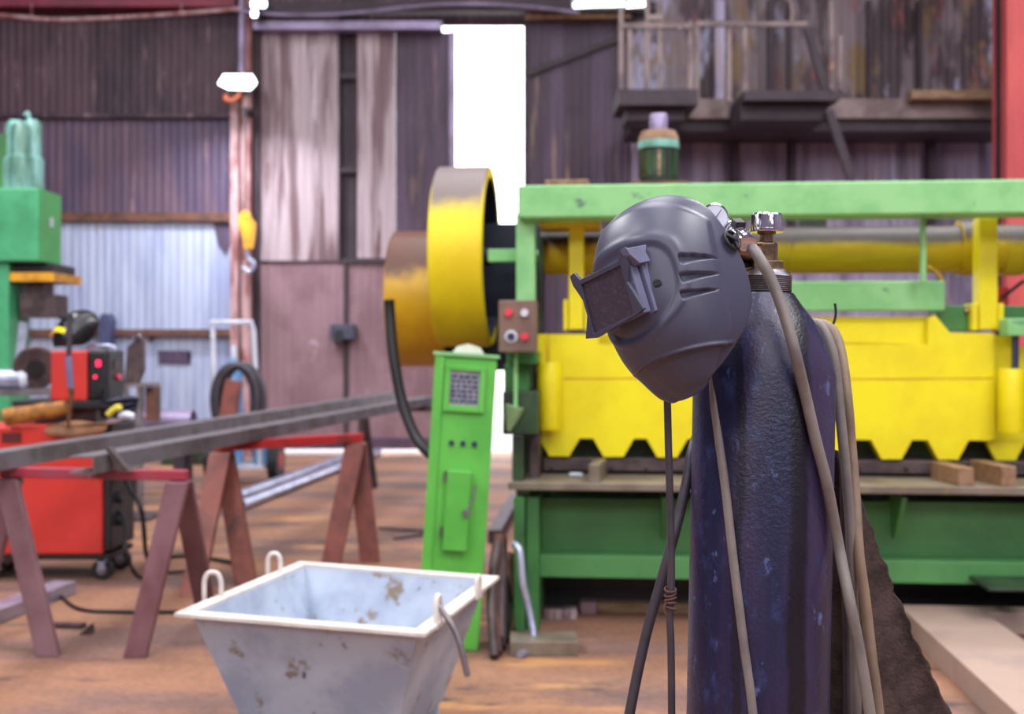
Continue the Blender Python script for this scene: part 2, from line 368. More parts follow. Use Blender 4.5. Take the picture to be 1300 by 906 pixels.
fr.box((wx(434), -.07, wz(334)), (wx(560), .0, wz(328))); fr.box((wx(331), -.05, wz(334)), (wx(434), .0, wz(331)))
fr.build('gate_frame', M_purl, d1)
MB().box((wx(571), -.05, .07), (wx(578), .08, zt)).build('edge_stile', M_lav, d1)
MB().box((wx(331), -.06, .07), (wx(573), .0, .22)).build('kick_plate', M_gateV, d1)
d2 = struct(empty('door_2', (0, D, 0)))
sheet(wx(668), wx(800), wz(300), wz(29), M_gateV, y=-.0, parent=d2)
sheet(wx(668), wx(800), .02, wz(300), M_gateV, y=-.02, parent=d2)
MB().box((wx(665), -.05, .02), (wx(670), .08, wz(29))).build('edge_stile', M_purl, d2)
MB().bar((wx(668), -.05, wz(95)), (wx(798), -.05, wz(45)), .05, .08).build('brace', M_purl, d2)
# side walls, roof with rooflights, added front wall open at the top
struct(MB().box((X0 - .2, Y0, 0), (X0, Y1 + .26, ZC)).build('wall_left', M_wallA2))
struct(MB().box((X1, Y0, 0), (X1 + .2, Y1 + .26, ZC)).build('wall_right', M_wallR))
ce = MB()
for a, b in ((X0 - .2, -8), (-5, -1.5), (1.5, 5), (8, X1 + .2)): ce.box((a, Y0, ZC), (b, Y1 + .26, ZC + .15))
for a, b in ((-8, -5), (-1.5, 1.5), (5, 8)):
    ce.box((a, Y0, ZC), (b, -6, ZC + .15)); ce.box((a, 12, ZC), (b, Y1 + .26, ZC + .15))
struct(ce.build('ceiling', M_purl))
for x in (-6.5, 0, 6.5): area('rooflight_portal', (x, 3, ZC + .05), (0, 0, 0), 3, 18, 1, portal=True)
struct(MB().box((X0, Y0 - .2, 0), (X1, Y0, 6.2)).build('front_light_block', M_wallR))  # unseen wall added behind the camera to block low frontal light
area('front_opening_portal', (-1, Y0, (ZC + 6.2) / 2), (pi / 2, 0, 0), X1 - X0, ZC - 6.2, 1, portal=True)
area('gap_portal', (wx(620), Y1 + .1, 3), (-pi / 2, 0, 0), 1.1, 6, 1, portal=True)

# ================================================================== background things
# lamps
def lamp_box(px, py, d, wd, hd, name, label, cat, power, group=None, hang=None):
    p = at(px, py, d); t = thing(name, label, cat, p, 0, group)
    MB().box((-wd / 2, -.05, 0), (wd / 2, .12, hd)).build('housing', M_white, t, bevel=.008)
    MB().box((-wd / 2 + .01, -.07, -.03), (wd / 2 - .01, .1, -.001)).build('diffuser', M_tube, t)
    MB().box((-.04, .1, 0), (.04, hang or .22, hd * .6)).build('bracket', M_steel, t)
    if power:
        l = area('lamp_light', (p.x, p.y - .0, p.z - .06), (0, 0, 0), wd, .2, power, (.86, .92, 1))
    return t
t = thing('wall_lamp', 'bright rectangular work light on the flaking column beside the gate', 'lamp', at(302, 106, 15.55))
MB().prism([(-.24, -.02), (-.17, .1), (.2, .1), (.25, .0), (.17, -.09), (-.12, -.08)], -.08, -.02).build('diffuser', M_tube, t)
MB().prism([(-.25, -.03), (-.18, .12), (.21, .12), (.26, .0), (.18, -.1), (-.13, -.09)], -.02, .06).build('housing', M_dark, t)
MB().box((.1, .06, -.04), (.2, .19, .05)).build('bracket', M_steel, t)
lp = at(302, 106, 15.35)
area('work_light', (lp.x, lp.y - .75, lp.z - .12), (math.radians(8), 0, 0), .45, .3, 110, (.88, .9, 1)).data.spread = math.radians(132)
MB().tube([at(289, 120, 15.6), at(286, 125, 15.6), at(293, 128, 15.6), at(303, 122, 15.6), at(305, 113, 15.6)], .03).build('orange_ring', mat('orange ring', S(232, 120, 80), .4), None, smooth=60)
o = bpy.data.objects['orange_ring']; tag(rebase(o), 'small orange loop of cable hanging below the bright work light', 'cable')
for (px, py, wd, lb) in ((329, 6, .2, 'small bright wall light at the top beside the upper pipe'), (323.5, 18, .08, 'tiny round bright light just under the small wall light')):
    p = at(px, py, 15.5); t = thing('wall_light', lb, 'lamp', p)
    MB().box((-wd / 2, -.05, -.045), (wd / 2, -.01, .045)).build('diffuser', M_tube, t, bevel=.02)
    MB().box((-wd / 2 - .01, -.01, -.055), (wd / 2 + .01, .1, .055)).build('housing', M_dark, t)
for (pa, pb, lb) in ((729, 791, 'longer fluorescent tube light under the roof above the gate opening'), (796, 822, 'shorter fluorescent tube light at the end of the longer one')):
    a = at(pa, 7, 15.0); b = at(pb, 4, 15.0); c = (a + b) / 2
    t = thing('tube_light', lb, 'lamp', c)
    MB().cyl(a - c, b - c, .03, seg=12).build('tube', M_tube, t, smooth=40)
    MB().box((a.x - c.x - .02, .02, -.03), (b.x - c.x + .02, .1, .07)).build('housing', M_white, t)
    MB().box((-.02, .05, .05), (.02, .08, ZC - c.z)).build('hanger', M_steel, t)
# pipe runs under the roof
o = MB().tube([at(-40, 17, 15.5), at(20, 21, 15.5), at(75, 25, 15.5), at(190, 20, 15.5), at(305, 11, 15.5)], .028).tube([at(40, 23, 15.5), at(40, 5, 15.72)], .012, sub=1).tube([at(230, 17, 15.5), at(230, 5, 15.72)], .012, sub=1).build('supply_pipe', M_col, smooth=60)
tag(rebase(o), 'sagging pinkish pipe running along the wall under the crimson girder', 'pipe')
o = MB().tube([at(308, 14, 15.6), at(370, 19, 15.6), at(440, 17, 15.6), at(553, 6, 15.6), at(640, 6, 15.6), at(735, 16, 15.6)], .022).build('supply_pipe', M_lav, smooth=60)
tag(rebase(o), 'thin grey cable sagging across the top above the gates', 'pipe')
# hoist block
p = at(313, 296, 15.4); t = thing('hoist_block', 'yellow crane hook block hanging against the flaking column', 'hook', p)
MB().prism([(-.09, .24), (-.03, .3), (.05, .27), (.08, .1), (.06, -.2), (-.02, -.22), (-.05, -.05), (-.1, .1)], -.06, .06).build('side_plate', M_hook, t, bevel=.01)
MB().prism([(.06, .2), (.13, .12), (.11, -.1), (.09, -.2), (.05, -.2)], -.05, .02).build('cover', M_hook, t)
MB().tube([(0, 0, -.2), (.02, 0, -.32), (.1, 0, -.4), (.04, 0, -.5), (-.06, 0, -.44)], .025).build('hook', M_galv, t, smooth=60)
MB().tube([(-.02, 0, .28), (-.02, 0, 1.6)], .015, sub=1).build('chain', M_dark, t)
MB().box((-.05, -.03, 1.58), (.03, .33, 1.64)).build('chain_bracket', M_dark, t)
# switch box on the gate
p = at(436, 421, 15.86); t = thing('junction_box', 'dark blue grey junction box on the lower gate panel', 'box', p)
MB().box((-.165, -.1, -.1), (.165, .1, .1)).build('housing', mat('slate paint', S(64, 66, 84), .5), t, bevel=.01)
MB().box((-.1, -.125, -.14), (.0, -.1, .02)).build('cover', M_dark, t)
# dark switch on the pale wall
p = at(136, 440, 15.8); t = thing('wall_switch', 'tall dark blue isolator switch on the pale wall behind the red welder', 'switch', p)
MB().prism([(-.07, .0), (-.09, .3), (-.04, .44), (.05, .44), (.09, .36), (.07, .0)], -.12, .12).build('housing', mat('slate blue plastic', S(70, 76, 110), .5), t, bevel=.01)
MB().box((-.1, -.06, -.32), (.07, .14, 0)).build('lower_box', M_white, t)
# red post at right
o = MB().box((gx(1278, 13.5), 13.5, 0), (gx(1278, 13.5) + .42, 13.9, ZC)).build('trim_3', M_redpost); struct(o)
MB().box((gx(1270, 13.8), 13.65, 0), (gx(1278, 13.5) - .005, 13.8, ZC)).build('dark_flange', M_purl, o)
# --- walkway along right wall
d = 14.3
def wk(px0, py0, px1, py1, dd, m, name, par, dep=.12):
    a = at(px0, py0, dd); b = at(px1, py1, dd)
    return MB().box((a.x, dd, a.z), (b.x, dd + dep, b.z)).build(name, m, par)
t = thing('walkway', 'high rusty crane walkway with railings along the right-hand wall', 'walkway', (0, 0, 0))
wk(800, 150, 1300, 166, 14.9, M_purl, 'support_beam', t, .9)
wk(870, 125, 1300, 150, 14.8, M_beamR, 'deck_beam', t, 1.1)
wk(785, 113, 886, 133, 13.9, M_purl, 'tray', t, .8); wk(795, 134, 870, 152, 14.1, M_purl, 'tray_bracket', t, .6)
wk(945, 115, 1066, 127, 13.8, M_purl, 'tray', t, .9); wk(940, 128, 1050, 152, 14.0, M_shade, 'tray_bracket', t, .7)
for px, a, b in ((789, 8, 113), (800, 30, 113), (822, 0, 113), (838, 0, 113), (877, 25, 113)): wk(px - 3, a, px + 2.5, b, 14.0, M_beamR, 'railing_post', t, .06)
wk(789, 29, 880, 36, 13.98, M_beamR, 'rail', t, .05); wk(820, 18, 842, 25, 13.98, M_beamR, 'rail', t, .05)
for px, a, b in ((885, 28, 130), (926, 36, 128), (946, 28, 116), (1056, 0, 113), (1067, 45, 113)): wk(px - 3, a, px + 2.5, b, 14.2, M_beamR, 'railing_post', t, .06)
wk(885, 26, 945, 33, 14.18, M_beamR, 'rail', t, .05); wk(945, 27, 1025, 33, 14.18, M_beamR, 'rail', t, .05)
MB().bar(at(1025, 36, 14.1), at(1048, 115, 14.1), .07, .09).build('brace', M_purl, t)
MB().bar(at(1052, 140, 13.9), at(1080, 225, 13.9), .07, .1).build('brace', M_purl, t)
MB().tube([at(1000, -10, 14.0), at(1006, 15, 14.0), at(1004, 30, 14.0)], .02).build('cable', M_beamR, t, smooth=60)
for px, w_, m in ((908, 12, M_wallR), (975, 9, M_purl), (1000, 6, M_purl), (1102, 5, M_purl), (1165, 6, M_purl)): wk(px, 0, px + w_, 128, 15.7, m, 'wall_stud', t, .1)
for px in (930, 1003, 1180): wk(px, 166, px + 8, 300, 15.6, M_purl, 'wall_stud', t, .2)
# long bar on the walkway
o = MB().box((gx(1156, 14.6), 14.55, gz(126, 14.6)), (gx(1276, 14.6), 14.75, gz(115, 14.6))).build('timber', M_wood); tag(rebase(o), 'pinkish timber lying on the walkway beside the red post', 'timber')

# ================================================================== hydraulic press far left
Dp = 11.0
t = thing('hydraulic_press', 'green hydraulic press with twin cylinders at the left edge', 'press', (gx(20, Dp), Dp + .5, 0))
ox, oy = gx(20, Dp), Dp + .5
def pz(py): return gz(py, Dp)
def pxx(px): return gx(px, Dp) - ox
MB().box((pxx(-90), -.5, pz(332)), (pxx(50) - .006, .04, pz(238))).build('press_head', M_teal, t, bevel=.02)
MB().box((pxx(50) - .005, -.49, pz(331)), (pxx(50), .03, pz(239))).build('head_lit_side', mat('lit side green', S(62, 172, 84), .42, col2=S(54, 156, 76), scale=3), t)  # thin panel with the brighter light on this side put into its colour
MB().box((pxx(50) + .001, -.25, pz(284)), (pxx(50) + .006, -.18, pz(272))).build('tag_plate', M_white, t)
for px, r, top in ((22, .10, 146), (42, .085, 145), (34, .09, 152)):
    c = gx(px - 1, Dp + .28) - ox
    MB().lathe([(r * 1.25, pz(238)), (r * 1.25, pz(196)), (r, pz(193)), (r, pz(top + 5)), (r * .7, pz(top))], 20, Matrix.Translation((c, -.22 if px != 34 else -.33, 0))).build('ram_cylinder', M_tealL, t, smooth=40)
MB().box((pxx(-60), -.3, pz(238)), (pxx(4), .0, pz(165))).build('tank', M_grn_d, t)
MB().tube([(pxx(22), -.22, pz(145)), (pxx(20), -.22, pz(136)), (pxx(16), -.22, pz(139))], .02).build('fitting', M_tealL, t, smooth=60)
MB().box((pxx(-90), -.45, 0), (pxx(8), .04, pz(333))).build('column', M_teal, t, bevel=.01)
MB().box((pxx(-10), -.42, pz(356)), (pxx(64), .3, pz(345))).build('cross_plate', M_hook, t)
MB().box((pxx(-5), -.35, pz(345)), (pxx(60), .2, pz(333))).build('gland', M_dark, t)
MB().box((pxx(20), -.25, pz(372)), (pxx(42), .0, pz(356))).build('ram', M_die, t)
MB().box((pxx(14), -.3, pz(402)), (pxx(56), .1, pz(372))).build('tool_block', M_die, t)
MB().box((pxx(-90), -.5, 0), (pxx(70), .3, .85)).build('press_bed', M_grn_d, t)

# ================================================================== bench + bits at left
Db = 9.0
t = thing('steel_bench', 'dark steel bench behind the red welding machine', 'bench', (gx(20, Db), Db + .3, 0))
bz = gz(494, Db)
MB().box((gx(-60, Db) - t.location.x, -.3, bz - .05), (gx(72, Db) - t.location.x, .3, bz)).build('bench_top', M_beam, t)
for px in (-55, 66):
    for y in (-.26, .26):
        x = gx(px, Db) - t.location.x; MB().box((x - .025, y - .025, 0), (x + .025, y + .025, bz - .05)).build('leg', M_grn_dd, t)
MB().box((gx(-60, Db) - t.location.x, -.28, .3), (gx(72, Db) - t.location.x, .28, .34)).build('lower_shelf', M_beam, t)
c = at(46, 465, 9.15)
t = thing('pulley', 'rusty grooved pulley standing upright on the steel bench', 'pulley', (c.x, c.y, bz))
Mr = Matrix.Translation((0, 0, .165)) @ Matrix.Rotation(math.radians(100), 4, 'X') @ Matrix.Rotation(.3, 4, 'Y')
MB().lathe([(.07, -.05), (.16, -.05), (.165, -.03), (.14, 0), (.165, .03), (.16, .05), (.07, .05)], 28, Mr).build('rim', M_die, t, smooth=40)
MB().lathe([(.035, -.07), (.068, -.07), (.068, .07), (.035, .07)], 20, Mr).build('hub', M_dark, t, smooth=40)
c = at(5, 488, 9.12)
t = thing('steel_pipe', 'short pale steel pipe end lying on the steel bench', 'pipe', (c.x, 9.12, bz))
MB().cyl((-.4, 0, .075), (.15, 0, .075), .075, seg=24).build('pipe_body', M_galv, t, smooth=40)
MB().cyl((.151, 0, .075), (.19, 0, .075), .082, .05, seg=24).build('end_cap', M_white, t, smooth=40)
a = at(21, 474, 9.35); b = at(30, 409, 9.35)
o = MB().bar((a.x, a.y, bz), (b.x, b.y, b.z), .05, .05).build('square_tube', M_galv); tag(rebase(o), 'pale square steel tube standing on the steel bench beside the pulley', 'tube')

# ================================================================== red welding machine (lower cabinet)
Dw = 7.3
xl, xr = gx(-45, Dw), gx(130, Dw)
zt_, zb_ = gz(541, Dw), gz(704, Dw)
t = thing('welding_cabinet', 'large red wheeled welding power source with black front panel', 'welder', ((xl + xr) / 2, Dw + .24, 0))
hx = (xr - xl) / 2
MB().box((-hx, -.24, zb_), (hx, .24, zt_)).build('housing', M_red, t, bevel=.015)
MB().box((hx + .001, -.23, zb_ + .02), (hx + .05, .23, zt_ + .02)).build('front_panel', M_dark, t, bevel=.015)
MB().box((-hx - .02, -.22, zb_ - .035), (hx + .04, .22, zb_ - .001)).build('base_frame', M_dark, t)
MB().box((hx - .62, -.249, zt_ - .1), (hx - .5, -.241, zt_ - .04)).build('vent_panel', mat('dark red vent', S(96, 30, 30), .5), t)
MB().tube([(hx + .05, -.15, zt_ - .3), (hx + .1, -.15, zt_ - .28), (hx + .1, .12, zt_ - .28), (hx + .05, .12, zt_ - .3)], .016, sub=3).build('handle', M_steel, t, smooth=60)
for z in (.5, .36): MB().cyl((hx + .05, -.1, z), (hx + .085, -.1, z), .035, seg=14).build('socket', M_dark, t, smooth=40)
def caster(x, y, par, r=.065):
    c = MB(); c.cyl((x, y - .02, r), (x, y + .02, r), r, seg=20); w_ = c.build('caster', M_black, par, smooth=40)
    MB().cyl((x, y - .026, r), (x, y + .026, r), r * .5, seg=14).build('wheel_hub', M_steel, w_, smooth=40)
    f = MB(); f.box((x - .02, y - .035, r), (x + .02, y - .028, zb_ - .036)); f.box((x - .02, y + .028, r), (x + .02, y + .035, zb_ - .036)); f.box((x - .035, y - .035, zb_ - .05), (x + .035, y + .035, zb_ - .036)); f.build('fork', M_galv, w_)
for x in (hx - .02, -hx + .1):
    for y in (-.17, .17): caster(x, y, t)
# tray and upper welder
za = zt_ + .0
T0 = t
t = thing('equipment_tray', 'black tray on top of the large red welding cabinet', 'tray', ((xl + xr) / 2, Dw + .3, zt_))
x0 = gx(18, 7.5) - t.location.x; x1 = gx(150, 7.5) - t.location.x
zt2 = gz(508, 7.5) - zt_
MB().box((x0, -.14, zt2 - .05), (x1, .3, zt2)).build('tray_top', M_dark, t, bevel=.008)
MB().box((x0 + .1, -.02, .0), (x1 - .17, .2, zt2 - .05)).build('pedestal', M_die, t)
zs = zt_ + zt2
xa, xb = gx(67, 7.5), gx(113, 7.5)
t = thing('welding_inverter', 'small red welding inverter with black control face on the tray', 'welder', ((xa + xb) / 2 + .06, 7.6, zs))
q = t.location
hh = gz(445, 7.5) - zs
MB().box((xa - q.x, -.14, 0), (xb - q.x, .2, hh)).build('housing', M_red, t, bevel=.012)
MB().box((xb - q.x + .001, -.13, .0), (xb - q.x + .13, .2, hh + .005)).build('control_face', M_dark, t, bevel=.02)
xf = xb - q.x + .13
MB().box((xf + .001, -.02, hh - .12), (xf + .006, .08, hh - .06)).build('display_surround', M_die, t)
MB().box((xb - q.x + .055, -.134, hh - .10), (xb - q.x + .085, -.131, hh - .06)).build('display', M_led, t)
MB().box((xb - q.x + .04, -.134, hh - .175), (xb - q.x + .06, -.131, hh - .155)).build('indicator', M_led, t)
MB().cyl((xf + .001, .05, hh - .17), (xf + .02, .05, hh - .17), .02, seg=14).build('button', M_btn_r, t, smooth=40)
MB().cyl((xb - q.x + .075, -.131, .07), (xb - q.x + .075, -.16, .07), .03, seg=16).build('knob', M_dark, t, smooth=40)
MB().tube([(xb - q.x - .05, .03, hh), (xb - q.x - .03, .03, hh + .03), (xb - q.x + .1, .03, hh + .03), (xb - q.x + .12, .03, hh)], .012, sub=3).build('handle', M_galv, t, smooth=60)
ztop = zs + hh

# ------------------------------------------------------------------ welding helmets
HP = [(-.044, .124), (-.010, .142), (.030, .136), (.068, .102), (.094, .057), (.104, .0), (.104, -.045), (.097, -.079), (.080, -.110), (.058, -.140), (.045, -.155)]
HR = [(-.038, .070), (-.043, .058), (-.047, .038), (-.050, .012), (-.051, -.01), (-.049, -.034), (-.042, -.058), (-.026, -.084), (-.003, -.107), (.020, -.131), (.035, -.148)]
HW = [(.097,), (.102,), (.104,), (.106,), (.106,), (.104,), (.100,), (.092,), (.078,), (.052,), (.022,)]
def crom(A, t):
    n = len(A) - 1; x = t * n; i = min(int(x), n - 1); f = x - i
    p0, p1, p2, p3 = A[max(i - 1, 0)], A[i], A[i + 1], A[min(i + 2, n)]
    return [.5 * (2 * b + (-a + c) * f + (2 * a - 5 * b + 4 * c - d_) * f * f + (-a + 3 * b - 3 * c + d_) * f ** 3) for a, b, c, d_ in zip(p0, p1, p2, p3)]
def hsurf(t, s):
    p = crom(HP, t); r = crom(HR, t); w_ = crom(HW, t)[0]
    th = min(abs(s), 1) * pi / 2
    c = max(0.0, math.cos(th)) ** .85 if th < pi / 2 - 1e-6 else 0; sn = math.sin(th) ** .85
    return Vector((r[0] + (p[0] - r[0]) * c, w_ * sn * (1 if s >= 0 else -1), r[1] + (p[1] - r[1]) * c))
def sst(a, b, x):
    x = max(0, min(1, (x - a) / (b - a))); return x * x * (3 - 2 * x)
SLOTS = (((.428, .515), (.402, .82)), ((.484, .49), (.467, .79)), ((.538, .455), (.533, .745)))
def smin(a, b, k):
    h = max(k - abs(a - b), 0) / k
    return min(a, b) - h * h * k * .25
def hdisp(t, s):
    a = abs(s); d_ = 0.0
    # raised face panel inside a flange running round the rim
    bt = (t - (.205 - .02 * a)) / .05; bs = (.83 + .05 * sst(.55, .8, t) - a) / .08
    d_ += .0042 * sst(0, 1, smin(bt, bs, .5))
    # rounded pocket round the lens holder (lower edge sweeps forward)
    thi = .70 - .32 * math.sqrt(a * a + .05)
    e = smin(smin((t - .372) * .34, (thi - t) * .34, .03), (.475 - a) * .155, .03)     # metres inside the pocket edge
    d_ -= .0052 * sst(-.0035, .004, e)
    d_ += .0016 * math.exp(-((e + .0075) / .0045) ** 2)
    # chin panel under a lip
    fade = sst(1.0, .86, a)
    fl = sst(-.62, -.2, s) if s < 0 else 1.0
    tc = .742 + .05 * a * a + .02 * a
    d_ += .0026 * math.exp(-((t - tc + .009) / .009) ** 2) * fade * fl
    d_ -= .008 * sst(tc, tc + .011, t) * fade * fl * sst(1.0, .94, t)
    d_ += .006 * sst(tc + .02, tc + .15, t) * fade * sst(1.0, .95, t)
    for (t0, s0), (t1, s1) in SLOTS:
        u = (a - s0) / (s1 - s0)
        if -.08 < u < 1.05:
            uc = max(0, min(1, u)); tm = t0 + (t1 - t0) * uc
            hw = .0135 * (1 - uc) ** .8 + .002
            v = (t - tm) / hw                       # -1 upper edge, +1 lower edge
            if abs(v) < 1.8:
                prof = sst(-1.1, -.75, v) * (1 - sst(-.2, 1.25, v))
                d_ -= .0075 * prof * sst(-.05, .03, u) * sst(1.03, .8, u)
    return d_
def helmet_shell(nt, ns, disp=True):
    b = MB()
    def f(u, v):
        t_, s_ = u, v * 2 - 1
        p = hsurf(t_, s_)
        if disp:
            e = .004
            tu = hsurf(min(1, t_ + e), s_) - hsurf(max(0, t_ - e), s_); tv = hsurf(t_, min(1, s_ + e)) - hsurf(t_, max(-1, s_ - e))
            n = tu.cross(tv)
            if n.length > 1e-12:
                n.normalize()
                if n.x * (p.x + .1) + n.y * p.y + n.z * p.z < 0: n = -n
                p = p + n * hdisp(t_, s_)
        return p
    b.grid(f, nt, ns)
    return b
HLm = Vector((.63041588, -.70135015, .33269174)); HUm = Vector((-.33644254, .1393715, .93133345)); HFm = Vector((-.6995586, -.69905905, -.14810202))
HC = at(850, 372, 1.76)
def hl(px, py, f):
    """helmet-local (f,l,u) of the pixel ray's hit with the plane f = const"""
    d_ = Vector(((px - 650) / FPX, 1, -(py - HY) / FPX)); o = Vector((0, 0, CAMH))
    k = (f - (o - HC).dot(HFm)) / d_.dot(HFm); p = o + d_ * k - HC
    return Vector((p.dot(HFm), p.dot(HLm), p.dot(HUm)))
M_helm = mat('charcoal helmet plastic', S(66, 66, 84), .4, col2=S(60, 60, 78), scale=6, bump=.012, bump_scale=300, rough_var=.05)
M_helmp = mat('slate helmet plastic', S(106, 108, 134), .42, col2=S(94, 96, 120), scale=20, bump=.03, bump_scale=200, rough_var=.05)
M_glass = mat('dusty dark glass', S(56, 50, 64), .3, col2=S(76, 70, 84), scale=160, lo=.45, hi=.75, bump=.05, bump_scale=240)
t = thing('welding_helmet', 'dark grey welding helmet with flip-up lens hung on the cylinder valve', 'helmet', HC)
t.rotation_euler = Matrix((HFm, HLm, HUm)).transposed().to_euler()
HEL = t
sh = helmet_shell(250, 360).build('shell', M_helm, t, smooth=180, solid=.003, recalc=False)
def hpoly(pts, f): return [hl(px, py, f) for px, py in pts]
def extr(b, poly, df):
    n = len(poly); v = [tuple(p) for p in poly] + [(p.x + df, p.y, p.z) for p in poly]
    fs = b._add(v, [tuple(range(n)), tuple(range(2 * n - 1, n - 1, -1))] + [(i, i + n, (i + 1) % n + n, (i + 1) % n) for i in range(n)])
    bmesh.ops.triangulate(b.bm, faces=[q for q in fs[:2] if len(q.verts) > 4]); return b
fz = .128
outer = [(723, 351), (728, 346), (736, 355), (784, 331), (786, 317), (793, 313.5), (797, 337), (796, 358), (817, 392), (810, 398), (757, 429), (743, 430), (745, 400), (740, 382), (727, 363)]
inner = [(737, 361.5), (787, 337), (804, 398), (754, 423)]
# bezel with an opening: outer ring stitched to inner quad
b = MB()
oi_ = [hl(*p, fz) for p in outer]; ii_ = [hl(*p, fz) for p in inner]
th_ = .007
vo = [b.bm.verts.new(p) for p in oi_]; vi = [b.bm.verts.new(p) for p in ii_]
edges = [b.bm.edges.new((vo[i], vo[(i + 1) % len(vo)])) for i in range(len(vo))] + [b.bm.edges.new((vi[i], vi[(i + 1) % 4])) for i in range(4)]
bmesh.ops.triangle_fill(b.bm, use_beauty=True, use_dissolve=False, edges=edges)
cen = sum(ii_, Vector()) / 4
def inside(p, poly):
    r = False; n = len(poly)
    for i in range(n):
        a, c = poly[i], poly[(i + 1) % n]
        if (a.z > p.z) != (c.z > p.z) and p.y < (c.y - a.y) * (p.z - a.z) / (c.z - a.z) + a.y: r = not r
    return r
for f in list(b.bm.faces):
    if inside(f.calc_center_median(), ii_) or not inside(f.calc_center_median(), oi_): b.bm.faces.remove(f)
bez = b.build('lens_bezel', M_helm, t, solid=th_, bevel=.0012)
if bez.data.polygons[0].normal.x < 0: bez.data.flip_normals()
g = MB(); gl = [hl(px, py, fz - .004) for px, py in [(735, 360), (789, 335), (806, 399.5), (753, 425)]]; extr(g, gl, -.003)
g.build('lens_glass', M_glass, t)
# folded-down box behind the bezel
def hbox(f0, f1, pts, name, m, bv=.0015):
    b = MB(); base = [hl(px, py, fz) for px, py in pts]
    base = [Vector((f0, p.y, p.z)) for p in base]; extr(b, base, f1 - f0); return b.build(name, m, t, bevel=bv)
hbox(.086, .119, [(735, 361), (790, 334), (809, 399), (754, 425)], 'lens_box', M_dark)
hbox(.103, .1195, [(733, 362), (793, 332), (813, 398), (754, 426)], 'lens_tray', M_helmp)
hbox(.082, .100, [(731, 362), (796, 330), (817, 398), (756, 428)], 'mount_frame', M_helmp)
# hinge tab, on the wearer's left side of the lens box
ly = hl(796, 322, fz).y
b = MB()
def onside(px, py, l):
    d_ = Vector(((px - 650) / FPX, 1, -(py - HY) / FPX)); o = Vector((0, 0, CAMH))
    k = (l - (o - HC).dot(HLm)) / d_.dot(HLm); p = o + d_ * k - HC
    return Vector((p.dot(HFm), p.dot(HLm), p.dot(HUm)))
tab = [onside(px, py, ly + .004) for px, py in [(795, 315), (821, 310), (820, 319), (826, 331), (813, 334), (800, 323)]]
n = len(tab); v = [tuple(p) for p in tab] + [(p.x, p.y - .012, p.z) for p in tab]
b._add(v, [tuple(range(n)), tuple(range(2 * n - 1, n - 1, -1))] + [(i, i + n, (i + 1) % n + n, (i + 1) % n) for i in range(n)])
b.build('hinge_tab', M_helmp, t, bevel=.001)
def srf(t_, s_, off=0):
    p = hsurf(t_, s_); e = .01
    nn = (hsurf(t_ + e, s_) - hsurf(t_ - e, s_)).cross(hsurf(t_, s_ + e) - hsurf(t_, s_ - e)).normalized()
    if nn.x * (p.x + .1) + nn.y * p.y + nn.z * p.z < 0: nn = -nn
    return p + nn * off, nn
p, nn = srf(.483, .30, -.004)
Ms = Matrix.Translation(p) @ nn.to_track_quat('Z', 'Y').to_matrix().to_4x4()
b = MB(); b.lathe([(.0062, -.002), (.0062, .003), (.005, .0045)], 18, Ms)
scw = b.build('screw', M_dark, t, smooth=35)
b = MB(); 
for k in (-1, 1): b.box((-.0055, k * .0024 - .0008, .0044), (.0055, k * .0024 + .0008, .0056), Ms)
b.build('screw_slot', M_black, scw)
for sgn in (1, -1):
    p, nn = srf(.252, .955 * sgn, .0005)
    Ms = Matrix.Translation(p) @ nn.to_track_quat('Z', 'Y').to_matrix().to_4x4()
    b = MB(); ring = [(Ms @ Vector((.0145 * math.cos(a), .0145 * math.sin(a), .005))) for a in [2 * pi * k / 20 for k in range(20)]]
    b.tube(ring, .0028, seg=8, sub=1, closed=True)
    kb = b.build('pivot_knob', M_dark, t, smooth=60)
    b = MB()
    for k in range(3):
        a = 2 * pi * k / 3 + .5; b.bar(Ms @ Vector((0, 0, .008)), Ms @ Vector((.0155 * math.cos(a), .0155 * math.sin(a), .008)), .006, .005, up=tuple((Ms.to_3x3() @ Vector((0, 0, 1)))))
    b.lathe([(.005, 0), (.005, .0115), (.003, .0125)], 14, Ms)
    b.build('star_grip', M_black, kb, bevel=.0008)
# head band inside
b = MB(); b.tube([(-.045, .098, .04), (-.005, .075, .055), (.055, .045, .055), (.068, 0, .055), (.055, -.045, .055), (-.005, -.075, .055), (-.045, -.098, .04)], .006); b.build('head_band', M_black, t, smooth=60)

# distant helmet on the inverter
t = thing('welding_helmet', 'black helmet with yellow label resting on the small red inverter', 'helmet', (gx(97, 7.62), 7.62, ztop + .125))
fv = Vector((-.45, -.62, .64)).normalized(); lv = Vector((0, 0, 1)).cross(fv).normalized(); uv_ = fv.cross(lv)
t.rotation_euler = Matrix((fv, lv, uv_)).transposed().to_euler()
helmet_shell(24, 36, False).build('shell', M_hatch, t, smooth=180, solid=.004, recalc=False)
t.scale = (1.12, 1.12, 1.12)
MB().box((.098, -.05, .0), (.112, .05, .04)).build('visor', M_dark, t, bevel=.005)
b = MB()
def lab(u, v):
    p = hsurf(.64 + .09 * u, -.12 + .5 * v); return p + Vector((.006, .001, .0))
b.grid(lab, 4, 8); b.build('yellow_label', M_yel, t, solid=.002)
p = hsurf(.70, -.5); MB().cyl(p, p + Vector((.012, -.006, -.002)), .024, seg=16).build('orange_light_spot', mat('orange light colour', S(240, 160, 90), .4), t, smooth=40)  # coloured disc stands in for a spot of orange light

